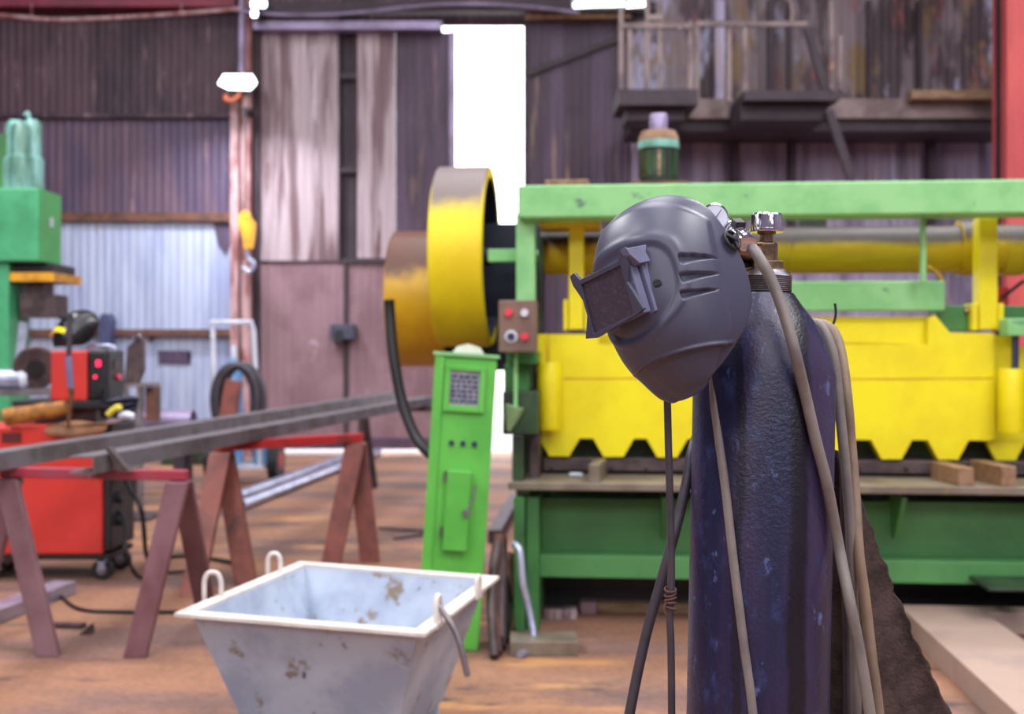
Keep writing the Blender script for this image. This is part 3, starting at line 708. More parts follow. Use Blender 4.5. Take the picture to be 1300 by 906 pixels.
# gloves, canvas, cables on the cabinet
def blob(name, m, pts, rad, flat=1.0, seg=14):
    b = MB(); b.tube(pts, rad, seg=seg, sub=6)
    return b.build(name, m, smooth=80)
o = blob('leather_gauntlet', M_leather, [at(84, 517, 7.28), at(66, 520, 7.27), at(44, 524, 7.27), at(28, 526, 7.27), at(8, 530, 7.27)], lambda u: .045 + .012 * u)
o.data.transform(Matrix.Diagonal((1, 1, 1, 1)))
for v in o.data.vertices: v.co.z = max(v.co.z, zt_ + .002) + .003 * math.sin(v.co.x * 34) * (v.co.z > zt_ + .01)
tag(rebase(o), 'orange leather welding gauntlet lying on top of the red welding cabinet', 'glove')
b = MB()
A, B_, C_, D_ = (58, 540), (138, 524), (126, 541), (70, 552)
def cloth(u, v):
    x = gx(58, 7.2) + (gx(136, 7.2) - gx(58, 7.2)) * v
    y = 7.5 - .27 * min(1, u * 1.25)
    z = zt_ + .012 + .012 * v + .012 * math.sin(v * 7 + u * 3) * (1 - u)
    if u > .8: z -= (u - .8) * (.42 - .30 * abs(v - .45)); y = 7.27 - .042 * sst(.76, .9, u) - .01 * math.sin(v * 6)
    z = max(z, zt_ + .006) if u <= .8 else z
    return (x + .03 * math.sin(u * 4), y, z)
b.grid(cloth, 20, 24); o = b.build('canvas_cloth', M_card, smooth=60, solid=.006); tag(rebase(o), 'brown canvas cloth draped over the top edge of the red welding cabinet', 'cloth')
b = MB()
for k in range(4):
    pts = []
    for i in range(26):
        a = i / 25 * 2 * pi; pts.append(Vector((gx(150, 7.55) + (.10 + .008 * k) * math.cos(a), 7.56 + .07 * math.sin(a) - .01 * k, zt_ + .055 + .033 * k + .01 * math.sin(a * 2 + k))))
    b.tube(pts[:-1], .017, seg=8, sub=1, closed=True)
o = b.build('cable_coil', M_navy, smooth=60); tag(rebase(o), 'coil of dark cable on the black front corner of the welding cabinet', 'cable coil')
b = MB(); b.tube([at(137, 527, 7.3), at(143, 521, 7.3), at(150, 517, 7.3), at(152, 520, 7.3)], .02, seg=8)
o = b.build('yellow_rag', mat('yellow cloth', S(206, 190, 60), .7), smooth=60); tag(rebase(o), 'small yellow rag on the cable coil at the front of the cabinet', 'rag')
o = MB().tube([at(152, 530, 7.36), at(160, 527, 7.36), at(170, 529, 7.36)], lambda u: .02 + .006 * math.sin(u * pi), seg=10).build('electrode_holder', M_white, smooth=60); tag(rebase(o), 'white handled electrode holder on the dark cable coil', 'tool')
# torch hanging in front
t = thing('welding_torch', 'slim welding torch standing upright in front of the small red inverter', 'torch', at(88, 470, 7.2))
q = t.location
MB().tube([at(87, 400, 7.2) - q + Vector((0, 0, -.0)), at(88, 430, 7.2) - q, at(87, 452, 7.2) - q], .016, seg=8).build('cable', M_hosed, t, smooth=60)
MB().tube([at(87, 452, 7.2) - q, at(88, 470, 7.2) - q, at(90, 492, 7.2) - q], .02, seg=10).build('handle', mat('blue grey handle', S(110, 112, 150), .4), t, smooth=60)
MB().tube([at(90, 492, 7.2) - q, at(90, 506, 7.2) - q, Vector((gx(86, 7.22), 7.22, zt_ + .004)) - q], lambda u: .018 - .006 * u, seg=10).build('nozzle', M_brass, t, smooth=60)
# loose lead from the welder
o = MB().tube([at(148, 585, 7.6), at(166, 622, 7.4), at(180, 650, 7.3), at(186, 705, 7.5), floor_at(196, 712) + Vector((0, 0, .02)), floor_at(240, 709) + Vector((0, 0, .02)), floor_at(300, 718) + Vector((0, 0, .02))], .014).build('welding_lead', M_black, smooth=60)
tag(rebase(o), 'black welding lead looping from the cabinet front down to the floor', 'cable')
o = MB().tube([at(140, 640, 7.5), at(158, 660, 7.4), at(160, 700, 7.2), floor_at(176, 736) + Vector((0, 0, .02)), floor_at(205, 731) + Vector((0, 0, .02)), floor_at(250, 728) + Vector((0, 0, .02))], .012).build('welding_lead', M_black, smooth=60)
tag(rebase(o), 'second black lead hanging lower from the cabinet beside its caster', 'cable')
o = MB().tube([floor_at(75, 757) + Vector((0, 0, .012)), floor_at(100, 775) + Vector((0, 0, .012)), floor_at(150, 779) + Vector((0, 0, .012)), floor_at(225, 779) + Vector((0, 0, .012))], .01).build('floor_cable', M_black, smooth=60)
tag(rebase(o), 'thin dark cable lying across the floor in front of the near trestle legs', 'cable')

# ------------------------------------------------------------------ stand, pipes, trolley
Ds = 10.0
t = thing('drill_stand', 'thin grey stand with an upright dark plate by the pale wall', 'stand', (gx(178, Ds), Ds, 0))
q = t.location
def sx(px): return gx(px, Ds) - q.x
MB().prism([(sx(159), gz(487, Ds)), (sx(163), gz(440, Ds)), (sx(172), gz(432, Ds)), (sx(184), gz(430, Ds)), (sx(184), gz(470, Ds)), (sx(178), gz(487, Ds))], -.04, .02).build('back_plate', M_die, t, bevel=.01)
MB().box((sx(158), -.06, gz(491, Ds)), (sx(193), .22, gz(486, Ds))).build('shelf', M_steel, t)
MB().box((sx(175), -.03, 0), (sx(182), .02, gz(491, Ds))).build('column', M_steel, t)
MB().box((sx(183), .03, gz(535, Ds)), (sx(195), .2, gz(491, Ds) - .001)).build('side_box', M_rust, t)
MB().box((sx(160), -.2, 0), (sx(198), .2, .03)).build('base_plate', M_die, t)
MB().lathe([(.03, -.03), (.035, 0), (.02, .03)], 14, Matrix.Translation((sx(176), -.05, gz(428, Ds))) @ Matrix.Rotation(pi / 2, 4, 'X')).build('lamp_head', M_chrome, t, smooth=40)
MB().bar((sx(160), -.02, gz(490, Ds)), (sx(172), -.02, gz(545, Ds)), .03, .03).build('brace', M_steel, t)
# pipe on rack
Dr = 11.5
t = thing('pipe_rack', 'low dark rack holding a grey pipe beside the pale wall', 'rack', (gx(205, Dr), Dr, 0))
zp = gz(547, Dr)
for px in (170, 236):
    x = gx(px, Dr) - t.location.x
    MB().box((x - .04, -.3, 0), (x + .04, -.22, zp - .001)).build('leg', M_purl, t); MB().box((x - .04, .02, 0), (x + .04, .1, zp - .001)).build('leg', M_purl, t)
MB().box((gx(165, Dr) - t.location.x, -.3, zp - .05), (gx(240, Dr) - t.location.x, .1, zp)).build('rail', M_purl, t)
o = MB().lathe([(.105, -.5), (.105, .35), (.09, .35), (.09, -.5), (.105, -.5)], 24, Matrix.Translation((gx(205, Dr), Dr - .1, zp + .108)) @ Matrix.Rotation(pi / 2, 4, 'Y') @ Matrix.Rotation(.1, 4, 'X'), cap=False).build('grey_pipe', M_lav, smooth=40); tag(rebase(o), 'large grey pipe lying level on the low dark rack', 'pipe')
# trolley with blue cylinder
Dt = 12.5
t = thing('gas_trolley', 'white tube-framed gas trolley standing against the pale wall', 'trolley', (gx(300, Dt), Dt, 0))
q = t.location
def tx(px): return gx(px, Dt) - q.x
fr = MB(); z1 = gz(409, Dt)
fr.tube([(tx(274), -.0, .2), (tx(270), 0, z1 - .1), (tx(268), 0, z1), (tx(320), 0, z1), (tx(322), 0, z1 - .1), (tx(330), 0, .2)], .028, seg=8, sub=1)
fr.build('handle_frame', M_white, t, smooth=60)
MB().box((tx(272), -.15, .17), (tx(338), .25, .2)).build('foot_plate', M_white, t)
for px in (268, 348):
    x = tx(px); wv = MB(); wv.cyl((x - .05, .1, .24), (x + .05, .1, .24), .24, seg=28); ww = wv.build('wheel', M_black, t, smooth=40)
    MB().cyl((x - .056, .1, .24), (x + .056, .1, .24), .1, seg=18).build('wheel_rim', M_red if px > 300 else M_white, ww, smooth=40)
MB().cyl((tx(268), .1, .24), (tx(348), .1, .24), .02).build('axle', M_steel, t)
for (px, r, h, lb) in ((331, .105, gz(545, Dt), 'short sky blue gas cylinder standing low on the white trolley'), (293, .1, gz(455, Dt), 'tall sky blue gas cylinder with white cap on the white trolley')):
    c = thing('gas_cylinder', lb, 'gas cylinder', (gx(px, Dt), Dt + .125 if px > 300 else Dt + .13, .2))
    hh_ = h - .2
    MB().lathe([(r, 0), (r, hh_ - .15), (r * .8, hh_ - .06), (r * .3, hh_)], 20).build('body', M_blue, c, smooth=50)
    MB().lathe([(r * .35, hh_), (r * .35, hh_ + .1), (r * .2, hh_ + .14)], 14).build('cap', M_white, c, smooth=40)
t2 = thing('hose_drum', 'dark hose coil with a brown block hung on the white trolley', 'hose coil', (gx(298, 12.2), 12.2, .9))
b = MB()
for k in range(3):
    ring = [(.21 * math.cos(a) + .05 * k, -.06 - .05 * (k % 2), .36 * math.sin(a)) for a in [2 * pi * i / 28 for i in range(28)]]
    b.tube(ring, .035, seg=8, sub=1, closed=True)
b.build('coil', M_hosed, t2, smooth=60)
MB().prism([(-.12, -.18), (.06, -.2), (.11, .2), (-.05, .22)], -.2, -.115).build('block', M_tresfar, t2, bevel=.01)
MB().box((-.02, -.09, .36), (.02, .27, .4)).build('hanger', M_steel, t2)

# ------------------------------------------------------------------ trestles and beams
def trestle(name, label, pa, pb, h, feet, mbar, mleg, wbar, wleg):
    """bar end points pa,pb on plan; feet = for each end two plan points"""
    c = (pa + pb) / 2; t = thing(name, label, 'trestle', (c.x, c.y, 0), 0, 'trestles under the steel sections')
    A = Vector((pa.x - c.x, pa.y - c.y, h)); B = Vector((pb.x - c.x, pb.y - c.y, h)); dr = (B - A).normalized()
    MB().bar(A - dr * .04 + Vector((0, 0, -wbar / 2)), B + dr * .04 + Vector((0, 0, -wbar / 2)), wbar, wbar).build('top_bar', mbar, t, bevel=.006)
    for i, (f0, f1) in enumerate(feet):
        P = A if i == 0 else B
        for j, f in enumerate((f0, f1)):
            F = Vector((f.x - c.x, f.y - c.y, .0)); topp = P + Vector((0, (-.03 if j == 0 else .035), -wbar - .004)); lg = MB(); s_ = wleg
            dx = s_ / 2
            # leg with a flat foot: skewed prism
            v = [];
            for base in (F, topp):
                for ax, ay in ((-1, -1), (1, -1), (1, 1), (-1, 1)): v.append((base.x + ax * dx, base.y + ay * dx * .45, base.z))
            lg._add(v, [(0, 3, 2, 1), (4, 5, 6, 7), (0, 1, 5, 4), (1, 2, 6, 5), (2, 3, 7, 6), (3, 0, 4, 7)])
            lg.build('leg', mleg, t, bevel=.005)
    return t
hT = .865
pa, pb = Vector((gx(12, 5.75), 5.75, 0)), Vector((gx(228, 5.62), 5.62, 0))
trestle('trestle', 'near crimson-topped steel trestle in front of the red welding cabinet', pa, pb, hT,
        [(floor_at(62, 832), floor_at(-40, 815)), (floor_at(172, 834), floor_at(264, 786))], M_tresbar, M_tresleg, .05, .105)
pa2, pb2 = Vector((gx(282, 7.3), 7.3, 0)), Vector((gx(452, 8.0), 8.0, 0))
trestle('trestle', 'far brick red steel trestle behind the grey tub', pa2, pb2, hT,
        [(floor_at(243, 756), floor_at(313, 742)), (floor_at(420, 718), floor_at(470, 713))], mat('signal red paint', S(186, 44, 46), .5, col2=S(120, 46, 46), scale=5), M_tresfar, .06, .13)
def channel(name, label, A, B, wd, hh_, m, th=.008, group=None):
    # C section lying on its side: web facing viewer
    A = Vector(A); B = Vector(B); L = (B - A).length
    b = MB(); 
    b.box((wd / 2 - th, 0, 0), (wd / 2, L, hh_)); b.box((-wd / 2, 0, 0), (wd / 2 - th, L, th)); b.box((-wd / 2, 0, hh_ - th), (wd / 2 - th, L, hh_))
    o = b.build(name, m); dv = B - A; o.location = A; o.rotation_euler = (0, 0, math.atan2(dv.y, dv.x) - pi / 2)
    return tag(o, label, 'steel section', group)
channel('steel_channel', 'long steel channel across both trestles, the one running out at the left edge', (-2.58, 4.9, hT), (-1.30, 13.2, hT), .12, .085, M_beam)
channel('steel_channel', 'long steel channel across both trestles, with its square end above the near trestle', (-1.985, 5.45, hT), (-.86, 12.0, hT), .13, .08, M_beam)
t = thing('far_support', 'dark support stand under the far ends of the long channels', 'stand', (-1.06, 11.8, 0))
MB().box((-.5, -.05, hT - .06), (.5, .05, hT)).build('top_bar', M_die, t)
for x in (-.42, .42):
    MB().bar((x, 0, hT - .06), (x - .08, -.2, 0.02), .06, .06).build('leg', M_die, t); MB().bar((x, .0, hT - .06), (x + .08, .2, 0.02), .06, .06).build('leg', M_die, t)
o = MB().prism([(0, 0), (.05, 0), (.02, .03), (-.05, .115), (-.065, .11)], -.03, .03).build('angle_offcut', M_die); o.location = (gx(155, 5.6), 5.58, hT); o['label'] = 'small dark angle offcut standing on the near trestle bar'; o['category'] = 'offcut'
# galvanised pipes and profiles on the floor
for (a, b_, r, lb) in (((300, 637), (440, 585), .05, 'galvanised pipe on the floor between the trestles, farther of two'), ((306, 648), (480, 578), .05, 'galvanised pipe on the floor between the trestles, nearer of two')):
    A = floor_at(*a); B = floor_at(*b_); o = MB().lathe([(r, 0), (r, (B - A).length), (r * .86, (B - A).length), (r * .86, 0), (r, 0)], 18, Matrix.Translation(A + Vector((0, 0, r))) @ (B - A).to_track_quat('Z', 'Y').to_matrix().to_4x4(), cap=False).build('galvanised_pipe', M_galv, smooth=40)
    tag(rebase(o), lb, 'pipe', 'galvanised pipes on the floor')
A = floor_at(-40, 800); B = floor_at(82, 752)
channel('galvanised_channel', 'galvanised channel on the floor at the left under the welding cabinet', A, B, .14, .07, M_galv, .006)
o = MB().bar(floor_at(42, 795) + Vector((0, 0, .012)), floor_at(106, 797) + Vector((0, 0, .012)), .06, .022).build('flat_bar', M_die); tag(rebase(o), 'short dark flat bar on the floor inside the near trestle', 'offcut')
o = MB().prism([(0, 0), (.06, 0), (.055, .05)], -.03, .03).build('wedge_offcut', M_die); o.location = floor_at(106, 797) + Vector((.03, -.12, 0)); tag(o, 'tiny dark wedge offcut at the end of the flat bar', 'offcut')
for (a, b_, lb) in (((480, 672), (548, 676), 'thin dark rod on the floor behind the far trestle legs'), ((500, 685), (545, 679), 'second thin rod on the floor crossing towards the green cabinet')):
    o = MB().cyl(floor_at(*a) + Vector((0, 0, .012)), floor_at(*b_) + Vector((0, 0, .012)), .012, seg=8).build('steel_rod', M_die, smooth=40); tag(rebase(o), lb, 'rod', 'thin rods on the floor')
# low dark crate by the wall
o = MB().box((gx(205, 14.5), 14.5, 0), (gx(272, 14.5), 14.9, gz(540, 14.5))).build('dark_crate', M_grn_dd, bevel=.01); tag(rebase(o), 'dark crate on the floor against the pale wall behind the channels', 'crate')

# ================================================================== tub
t = thing('mortar_tub', 'pale blue grey steel mortar tub with lifting loops', 'tub', (0, 0, 0))
zr = .55
FR, BR, BL, FL = [Vector((gx(px, (CAMH - zr) * FPX / (py - HY)), (CAMH - zr) * FPX / (py - HY), zr)) for px, py in ((540, 804), (634, 731), (381, 712), (221, 778))]
cen = (FR + BR + BL + FL) / 4
t.location = (cen.x, cen.y, 0)
cor = [p - Vector((cen.x, cen.y, 0)) for p in (FL, FR, BR, BL)]
def inset(k, z): return [Vector((p.x * k, p.y * k, z)) for p in cor]
b = MB()
o_top = inset(.905, zr - .012); o_bot = inset(.60, .10); i_top = inset(.89, zr - .012); i_bot = inset(.585, .112)
b._add(o_top + o_bot, [(0, 1, 5, 4), (1, 2, 6, 5), (2, 3, 7, 6), (3, 0, 4, 7), (4, 5, 6, 7)])
b._add(i_top + i_bot, [(1, 0, 4, 5), (2, 1, 5, 6), (3, 2, 6, 7), (0, 3, 7, 4), (7, 6, 5, 4)])
b._add(o_top + i_top, [(0, 1, 5, 4), (1, 2, 6, 5), (2, 3, 7, 6), (3, 0, 4, 7)])
bd = b.build('hopper', M_tub, t, recalc=False)
b = MB(); a1 = inset(1, zr); a2 = inset(.89, zr); a3 = inset(1, zr - .012); a4 = inset(.906, zr - .0119); a5 = inset(1, zr - .035); a6 = inset(.992, zr - .035); 
b._add(a1 + a2, [(0, 1, 5, 4), (1, 2, 6, 5), (2, 3, 7, 6), (3, 0, 4, 7)]); b._add(a1 + a3, [(0, 4, 5, 1), (1, 5, 6, 2), (2, 6, 7, 3), (3, 7, 4, 0)]); b._add(a3 + a4, [(0, 4, 5, 1), (1, 5, 6, 2), (2, 6, 7, 3), (3, 7, 4, 0)])
b._add(a2 + inset(.89, zr - .012), [(0, 1, 5, 4), (1, 2, 6, 5), (2, 3, 7, 6), (3, 0, 4, 7)])
b.build('rim', M_rim, t, recalc=True)
for k, (i, f) in enumerate(((3, .40), (3, .72))):
    pass
def loop(px, py, h, wd, tilt=0, long=False):
    dd = (CAMH - zr) * FPX / (py - HY); p = Vector((gx(px, dd), dd, zr)) - Vector((cen.x, cen.y, 0))
    ed = (cor[3] - cor[0]).normalized() if px < 450 else (cor[2] - cor[1]).normalized()
    ev = Vector((1, 0, 0)) if tilt == 0 else ed
    pts = [p - ev * wd / 2 + Vector((0, 0, -.02)), p - ev * wd / 2 + Vector((0, 0, h * .6)), p - ev * wd * .3 + Vector((0, 0, h * .93)), p + Vector((0, 0, h)), p + ev * wd * .3 + Vector((0, 0, h * .93)), p + ev * wd / 2 + Vector((0, 0, h * .6)), p + ev * wd / 2 + Vector((0, 0, -.02))]
    MB().tube(pts, .009, seg=10, sub=5).build('lifting_loop', M_rim, t, smooth=60)
loop(270, 756, .085, .06); loop(348, 726, .075, .05); loop(556, 789, .085, .045, 1); loop(607, 752, .06, .045, 1)
dd = (CAMH - zr) * FPX / (786 - HY); p = Vector((gx(562, dd), dd - .02, zr)) - Vector((cen.x, cen.y, 0))
MB().tube([p + Vector((-.012, .0, .05)), p + Vector((.05, -.03, -.04)), p + Vector((.085, -.045, -.17))], .011, seg=8).build('drop_handle', M_steel, t, smooth=60)
fb = MB()
for q4 in inset(.5, 0): fb.box((q4.x - .04, q4.y - .04, 0), (q4.x + .04, q4.y + .04, .12))
fb.build('feet', M_tub, t)

# ================================================================== shear / press machine
RZ = math.radians(-5); MR = Vector((0, 6.0, 0))
EX = Vector((math.cos(RZ), math.sin(RZ), 0)); EY = Vector((-math.sin(RZ), math.cos(RZ), 0))
def mp(px, py, yl):
    d_ = Vector(((px - 650) / FPX, 1, -(py - HY) / FPX)); o = Vector((0, 0, CAMH))
    k = (yl - (o - MR).dot(EY)) / d_.dot(EY); p = o + d_ * k - MR
    return (p.dot(EX), p.z)
mach = thing('plate_shear', 'green and yellow toothed plate shear with flywheel behind the gas cylinder', 'machine', MR, RZ)
def mb(px0, py0, px1, py1, y0, y1, name, m, par=None, bev=.006, zfloor=False):
    a = mp(px0, py0, y0); b_ = mp(px1, py1, y0)
    z1 = 0.0 if zfloor else b_[1]
    b = MB().box((a[0], y0, a[1]), (b_[0], y1, z1)); return b.build(name, m, par or mach, bevel=bev)
RE = 1430
# table
mb(645, 612, RE, 630, 0, .44, 'table', M_table, bev=.004)
mb(690, 581, RE, 604, .44, .60, 'die_bar', M_die)
zT = mp(645, 612, 0)[1]; 
for px in (700, 776, 820, 850, 1090, 1150, 1196): 
    x, z = mp(px, 596, .44); MB().cyl((x, .432, z), (x, .44, z), .012, seg=12).build('bolt', M_black, mach, smooth=40)
# apron
mb(668, 631, RE, 728, .341, .38, 'upper_apron', M_apron)
mb(668, 704, RE, 745, .20, .34, 'lower_apron', M_apron)
mb(672, 540, RE, 700, .62, .95, 'bed', M_grn_dd)
mb(652, 631, 666, 806, .02, .16, 'front_leg', M_grn_d, zfloor=True)
mb(668, 631, 684, 790, .05, .6, 'end_plate', M_grn_d, zfloor=True)
mb(1380, 631, RE, 790, .05, .9, 'end_plate', M_grn_d, zfloor=True)
for px in (843, 1147):
    x, z = mp(px, 631, .06); z2 = mp(px, 690, .06)[1]
    b = MB(); b.prism([(0.03, z), (.295, z), (.295, z2), (.2, z2)], -.012, .012, Matrix.Translation((x, 0, 0)) @ Matrix.Rotation(pi / 2, 4, 'Z')); b.build('bracket', M_grn_d, mach)
mb(1255, 746, 1330, 752, -.12, .2, 'foot_bar', M_grn_dd)
mb(684, 702, RE, 800, .6, .618, 'underside_shade', M_dark, zfloor=True)  # dark sheet added under the bed to stand in for shade
# side frame left
mb(655, 270, 679, 398, .22, .34, 'upper_post', M_grn_l)
mb(683, 300, 690, 420, .62, .8, 'inner_post', M_grn_dd)
mb(660, 395, 672, 446, .22, .34, 'upper_post', M_grn_d)
mb(643, 446, 682, 462, .15, .5, 'side_bracket', M_grn_d)
mb(640, 462, 672, 500, .3, .6, 'side_panel', M_grn_d)
mb(638, 497, 683, 552, .1, .5, 'gearbox', M_grn_dd)
mb(650, 552, 664, 612, .06, .3, 'lower_post', M_grn_dd)
mb(672, 552, 684, 612, .2, .44, 'lower_post', M_die)
mb(652, 447, 657, 520, .08, .1, 'conduit', M_grn_l)
x, z = mp(652, 525, .09); MB().lathe([(.05, 0), (.035, -.06), (.01, -.13)], 14, Matrix.Translation((x + .01, .05, z + .04)) @ Matrix.Rotation(.25, 4, 'Y')).build('oil_cup', mat('sage paint', S(150, 180, 130), .5), mach, smooth=40)
# top beam
mb(657, 235, RE, 269, .12, .36, 'top_beam', M_grn_l, bev=.01)
mb(692, 228, 748, 235, .14, .3, 'packing_strip', M_block)
mb(684, 270, 762, 288, .40, .7, 'bearing_block', M_yel2)
mb(1015, 268, 1050, 292, 1.2, 1.3, 'rear_strut', M_grn_dd)
# shaft and collars
yc = .8
def xcyl(px0, px1, py0, py1, y, name, m, par=None, seg=36, holes=None):
    a = mp(px0, (py0 + py1) / 2, y); c_ = mp(px1, (py0 + py1) / 2, y); r = (mp(px0, py0, y)[1] - mp(px0, py1, y)[1]) / 2
    return MB().cyl((a[0], y, a[1]), (c_[0], y, a[1]), r, seg=seg).build(name, m, par or mach, smooth=40)
xcyl(688, RE, 291, 349, yc, 'crankshaft', M_shaft)
xcyl(1216, 1243, 280, 350, yc, 'shaft_collar', M_shaft); xcyl(1270, 1296, 285, 350, yc, 'shaft_collar', M_shaft)
xcyl(1000, 1003, 289, 351, yc, 'shaft_collar', M_shaft)
mb(1243, 272, 1250, 400, .66, .74, 'rear_link', M_hook)
# link arms
for (x0_, x1_, yt, k) in ((722, 741, 277, 0), (1243, 1267, 276, 1)):
    mb(x0_, yt, x1_, 418, .46, .58, 'link_arm', M_yel)
    if k == 0:
        mb(715, 380, 721, 419, .44, .6, 'clevis', M_yel); mb(742, 380, 748, 419, .44, .6, 'clevis', M_yel)
    else:
        mb(1234, 385, 1242, 419, .44, .6, 'clevis', M_yel); mb(1268, 385, 1275, 419, .44, .6, 'clevis', M_yel)
        x, z = mp(1232, 395, .5); MB().cyl((x, .5, z), (x - .03, .5, z), .02, seg=12).build('pin', M_brass, mach, smooth=40)
mb(1266, 364, 1281, 390, .75, .85, 'red_cover', M_red)
x, z = mp(1272, 378, .7); x2, z2 = mp(1300, 356, .7); MB().cyl((x, .7, z), (x2, .7, z2), .01, seg=8).build('lever', M_black, mach, smooth=40)
# lower green beam with rods
mb(800, 358, 1200, 394, .40, .52, 'cross_beam', M_grn_l, bev=.008)
mb(1170, 268, 1176, 358, .3, .34, 'guide_rod', M_grn_l, bev=.003)
mb(1190, 388, 1243, 420, .5, .7, 'stiffener', M_grn_d); mb(1272, 388, RE, 420, .55, .7, 'stiffener', M_grn_d)
mb(1279, 404, 1330, 426, .28, .42, 'end_bracket', M_grn_l)
MB().tube([(mp(1178, 338, .42)[0], .42, mp(1178, 338, .42)[1]), (mp(1190, 346, .42)[0], .42, mp(1190, 346, .42)[1]), (mp(1198, 360, .42)[0], .42, mp(1198, 360, .42)[1])], .008).build('oil_line', M_yel2, mach, smooth=60)
# ram with toothed edge
yr = .42
pts = [(680, 422), (800, 402), (1002, 402), (1178, 402), (1186, 400), (1206, 422), (1283, 424), (1285, 440), (RE, 440), (RE, 584)]
bott = []
x = 1266 + 73 * 2
# teeth right to left; flat width 25, notch top width 19
def teeth():
    out = []
    centers_flat = [709.5 + 70.2 * k for k in range(0, 6)] + [1132 + 73 * k for k in range(0, 4)]
    return centers_flat
cf = [710 + 70.4 * k for k in range(0, 11)]
# match the photographed notches: interpolate so that flats sit at 710, 779, 847 ... 1132, 1204, 1277
cf = [710, 779, 847, 917, 988, 1060, 1132, 1204, 1277, 1350, 1423]
yb_, yt_ = 579, 557
PX = lambda L_, y: [mp(px, py, y) for px, py in L_]
rb = MB()
rb.prism(PX([(680, 424), (760, 424), (760, 437), (1178, 437), (1178, 404), (1187, 400), (1206, 422), (1262, 423), (1262, 559), (684, 556)], yr), yr, yr + .1)
for i, c0 in enumerate(cf[:9]):
    yb2 = yb_ + (c0 - 710) / 567 * 5; yt2 = yt_ + (c0 - 710) / 567 * 3
    r1 = min(c0 + 26, 1262) if i == 8 else c0 + 26
    if i == 8: continue
    rb.prism(PX([(max(c0 - 26, 684), yt2 - 1), (c0 - 12.5, yb2), (c0 + 12.5, yb2), (c0 + 26, yt2 - 1)], yr), yr, yr + .1)
rb.build('ram', M_yel, mach)
rb = MB(); rb.prism(PX([(1263, 426), (1284, 426), (1284, 440), (RE, 440), (RE, 560), (1248, 560)], yr + .05), yr + .05, yr + .1)
for c0 in cf[8:10]: rb.prism(PX([(c0 - 26, 559), (c0 - 12.5, 584), (c0 + 12.5, 584), (c0 + 26, 559)], yr + .05), yr + .05, yr + .1)
rb.build('ram_end', M_yel, mach)
MB().prism(PX([(760, 402), (1179, 402), (1179, 438), (760, 438)], yr + .05), yr + .05, yr + .1).build('ram_top_web', M_yel, mach)
MB().prism(PX([(1079, 480), (1261, 479), (1261, 481), (1079, 482)], yr), yr - .002, yr + .001).build('seam', M_yel2, mach)
MB().prism(PX([(715, 479), (820, 479), (820, 481), (715, 481.5)], yr), yr - .002, yr + .001).build('seam', M_yel2, mach)
# hold-down cylinders
def hold(pc, r_px, y0p, y1p, yl):
    a = mp(pc, y0p, yl); b_ = mp(pc, y1p, yl); r = mp(pc + r_px, y0p, yl)[0] - a[0]
    MB().lathe([(r * .94, b_[1]), (r, b_[1] + .01), (r, a[1] - .01), (r * .94, a[1])], 28, Matrix.Translation((a[0], yl, 0))).build('hold_down_cylinder', M_yel, mach, smooth=40)
hold(698, 15, 460, 545, .33); hold(1284, 16, 468, 549, .33)
mb(693, 425, 697, 461, .31, .34, 'hold_down_rod', M_yel2, bev=.002)
mb(1287, 424, 1294, 470, .31, .35, 'hold_down_rod', M_btn_b, bev=.002)
mb(RE - 10, 270, RE, 640, .1, .8, 'right_frame', M_grn_d)
# flywheel and pulley
def wheel(px0, px1, py0, py1, y, m, name, mi, rim_t=.06):
    pm = (py0 + py1) / 2
    a = mp(px0, pm, y); c_ = mp(px1, pm, y); r = (mp(px0, py0, y)[1] - mp(px0, py1, y)[1]) / 2; wd = c_[0] - a[0]
    Mx = Matrix.Translation((a[0], y, a[1])) @ Matrix.Rotation(pi / 2, 4, 'Y')
    o = MB().lathe([(r - rim_t, 0), (r - .008, 0), (r, .008), (r, wd - .008), (r - .008, wd), (r - rim_t, wd)], 72, Mx, cap=False).build(name, m, mach, smooth=35)
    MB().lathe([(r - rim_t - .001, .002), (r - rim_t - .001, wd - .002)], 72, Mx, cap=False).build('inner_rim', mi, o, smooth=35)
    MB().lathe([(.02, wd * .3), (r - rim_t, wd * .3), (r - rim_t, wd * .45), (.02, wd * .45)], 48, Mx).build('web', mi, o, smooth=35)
    MB().lathe([(.09, .01), (.09, wd * .8), (.05, wd * .85), (.05, wd * 1.0)], 28, Mx).build('hub', mi, o, smooth=35)
    return a, c_, r
M_fly = mat('worn flywheel paint', S(230, 208, 6), .5, col2=S(218, 190, 10), scale=2.5, bump=.03, top_tint=(S(108, 94, 90), .3, .6, 3))
M_pul = mat('ochre pulley paint', S(214, 166, 12), .4, col2=S(200, 146, 16), scale=2.5, bump=.03, top_tint=(S(98, 62, 46), .18, .42, 5))
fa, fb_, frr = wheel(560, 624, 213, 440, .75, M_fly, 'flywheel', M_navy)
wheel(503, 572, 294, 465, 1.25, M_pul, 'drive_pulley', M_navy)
xcyl(630, 690, 318, 332, .75, 'flywheel_axle', M_grn_l, seg=20)
mb(619, 316, 656, 332, .30, .36, 'side_strut', M_grn_l)
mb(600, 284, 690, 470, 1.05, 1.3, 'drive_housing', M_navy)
mb(560, 440, 606, 800, 1.2, 1.6, 'rear_pedestal', M_grn_dd, zfloor=True)
mb(655, 420, 684, 800, .66, 1.3, 'rear_frame', M_grn_dd, zfloor=True)
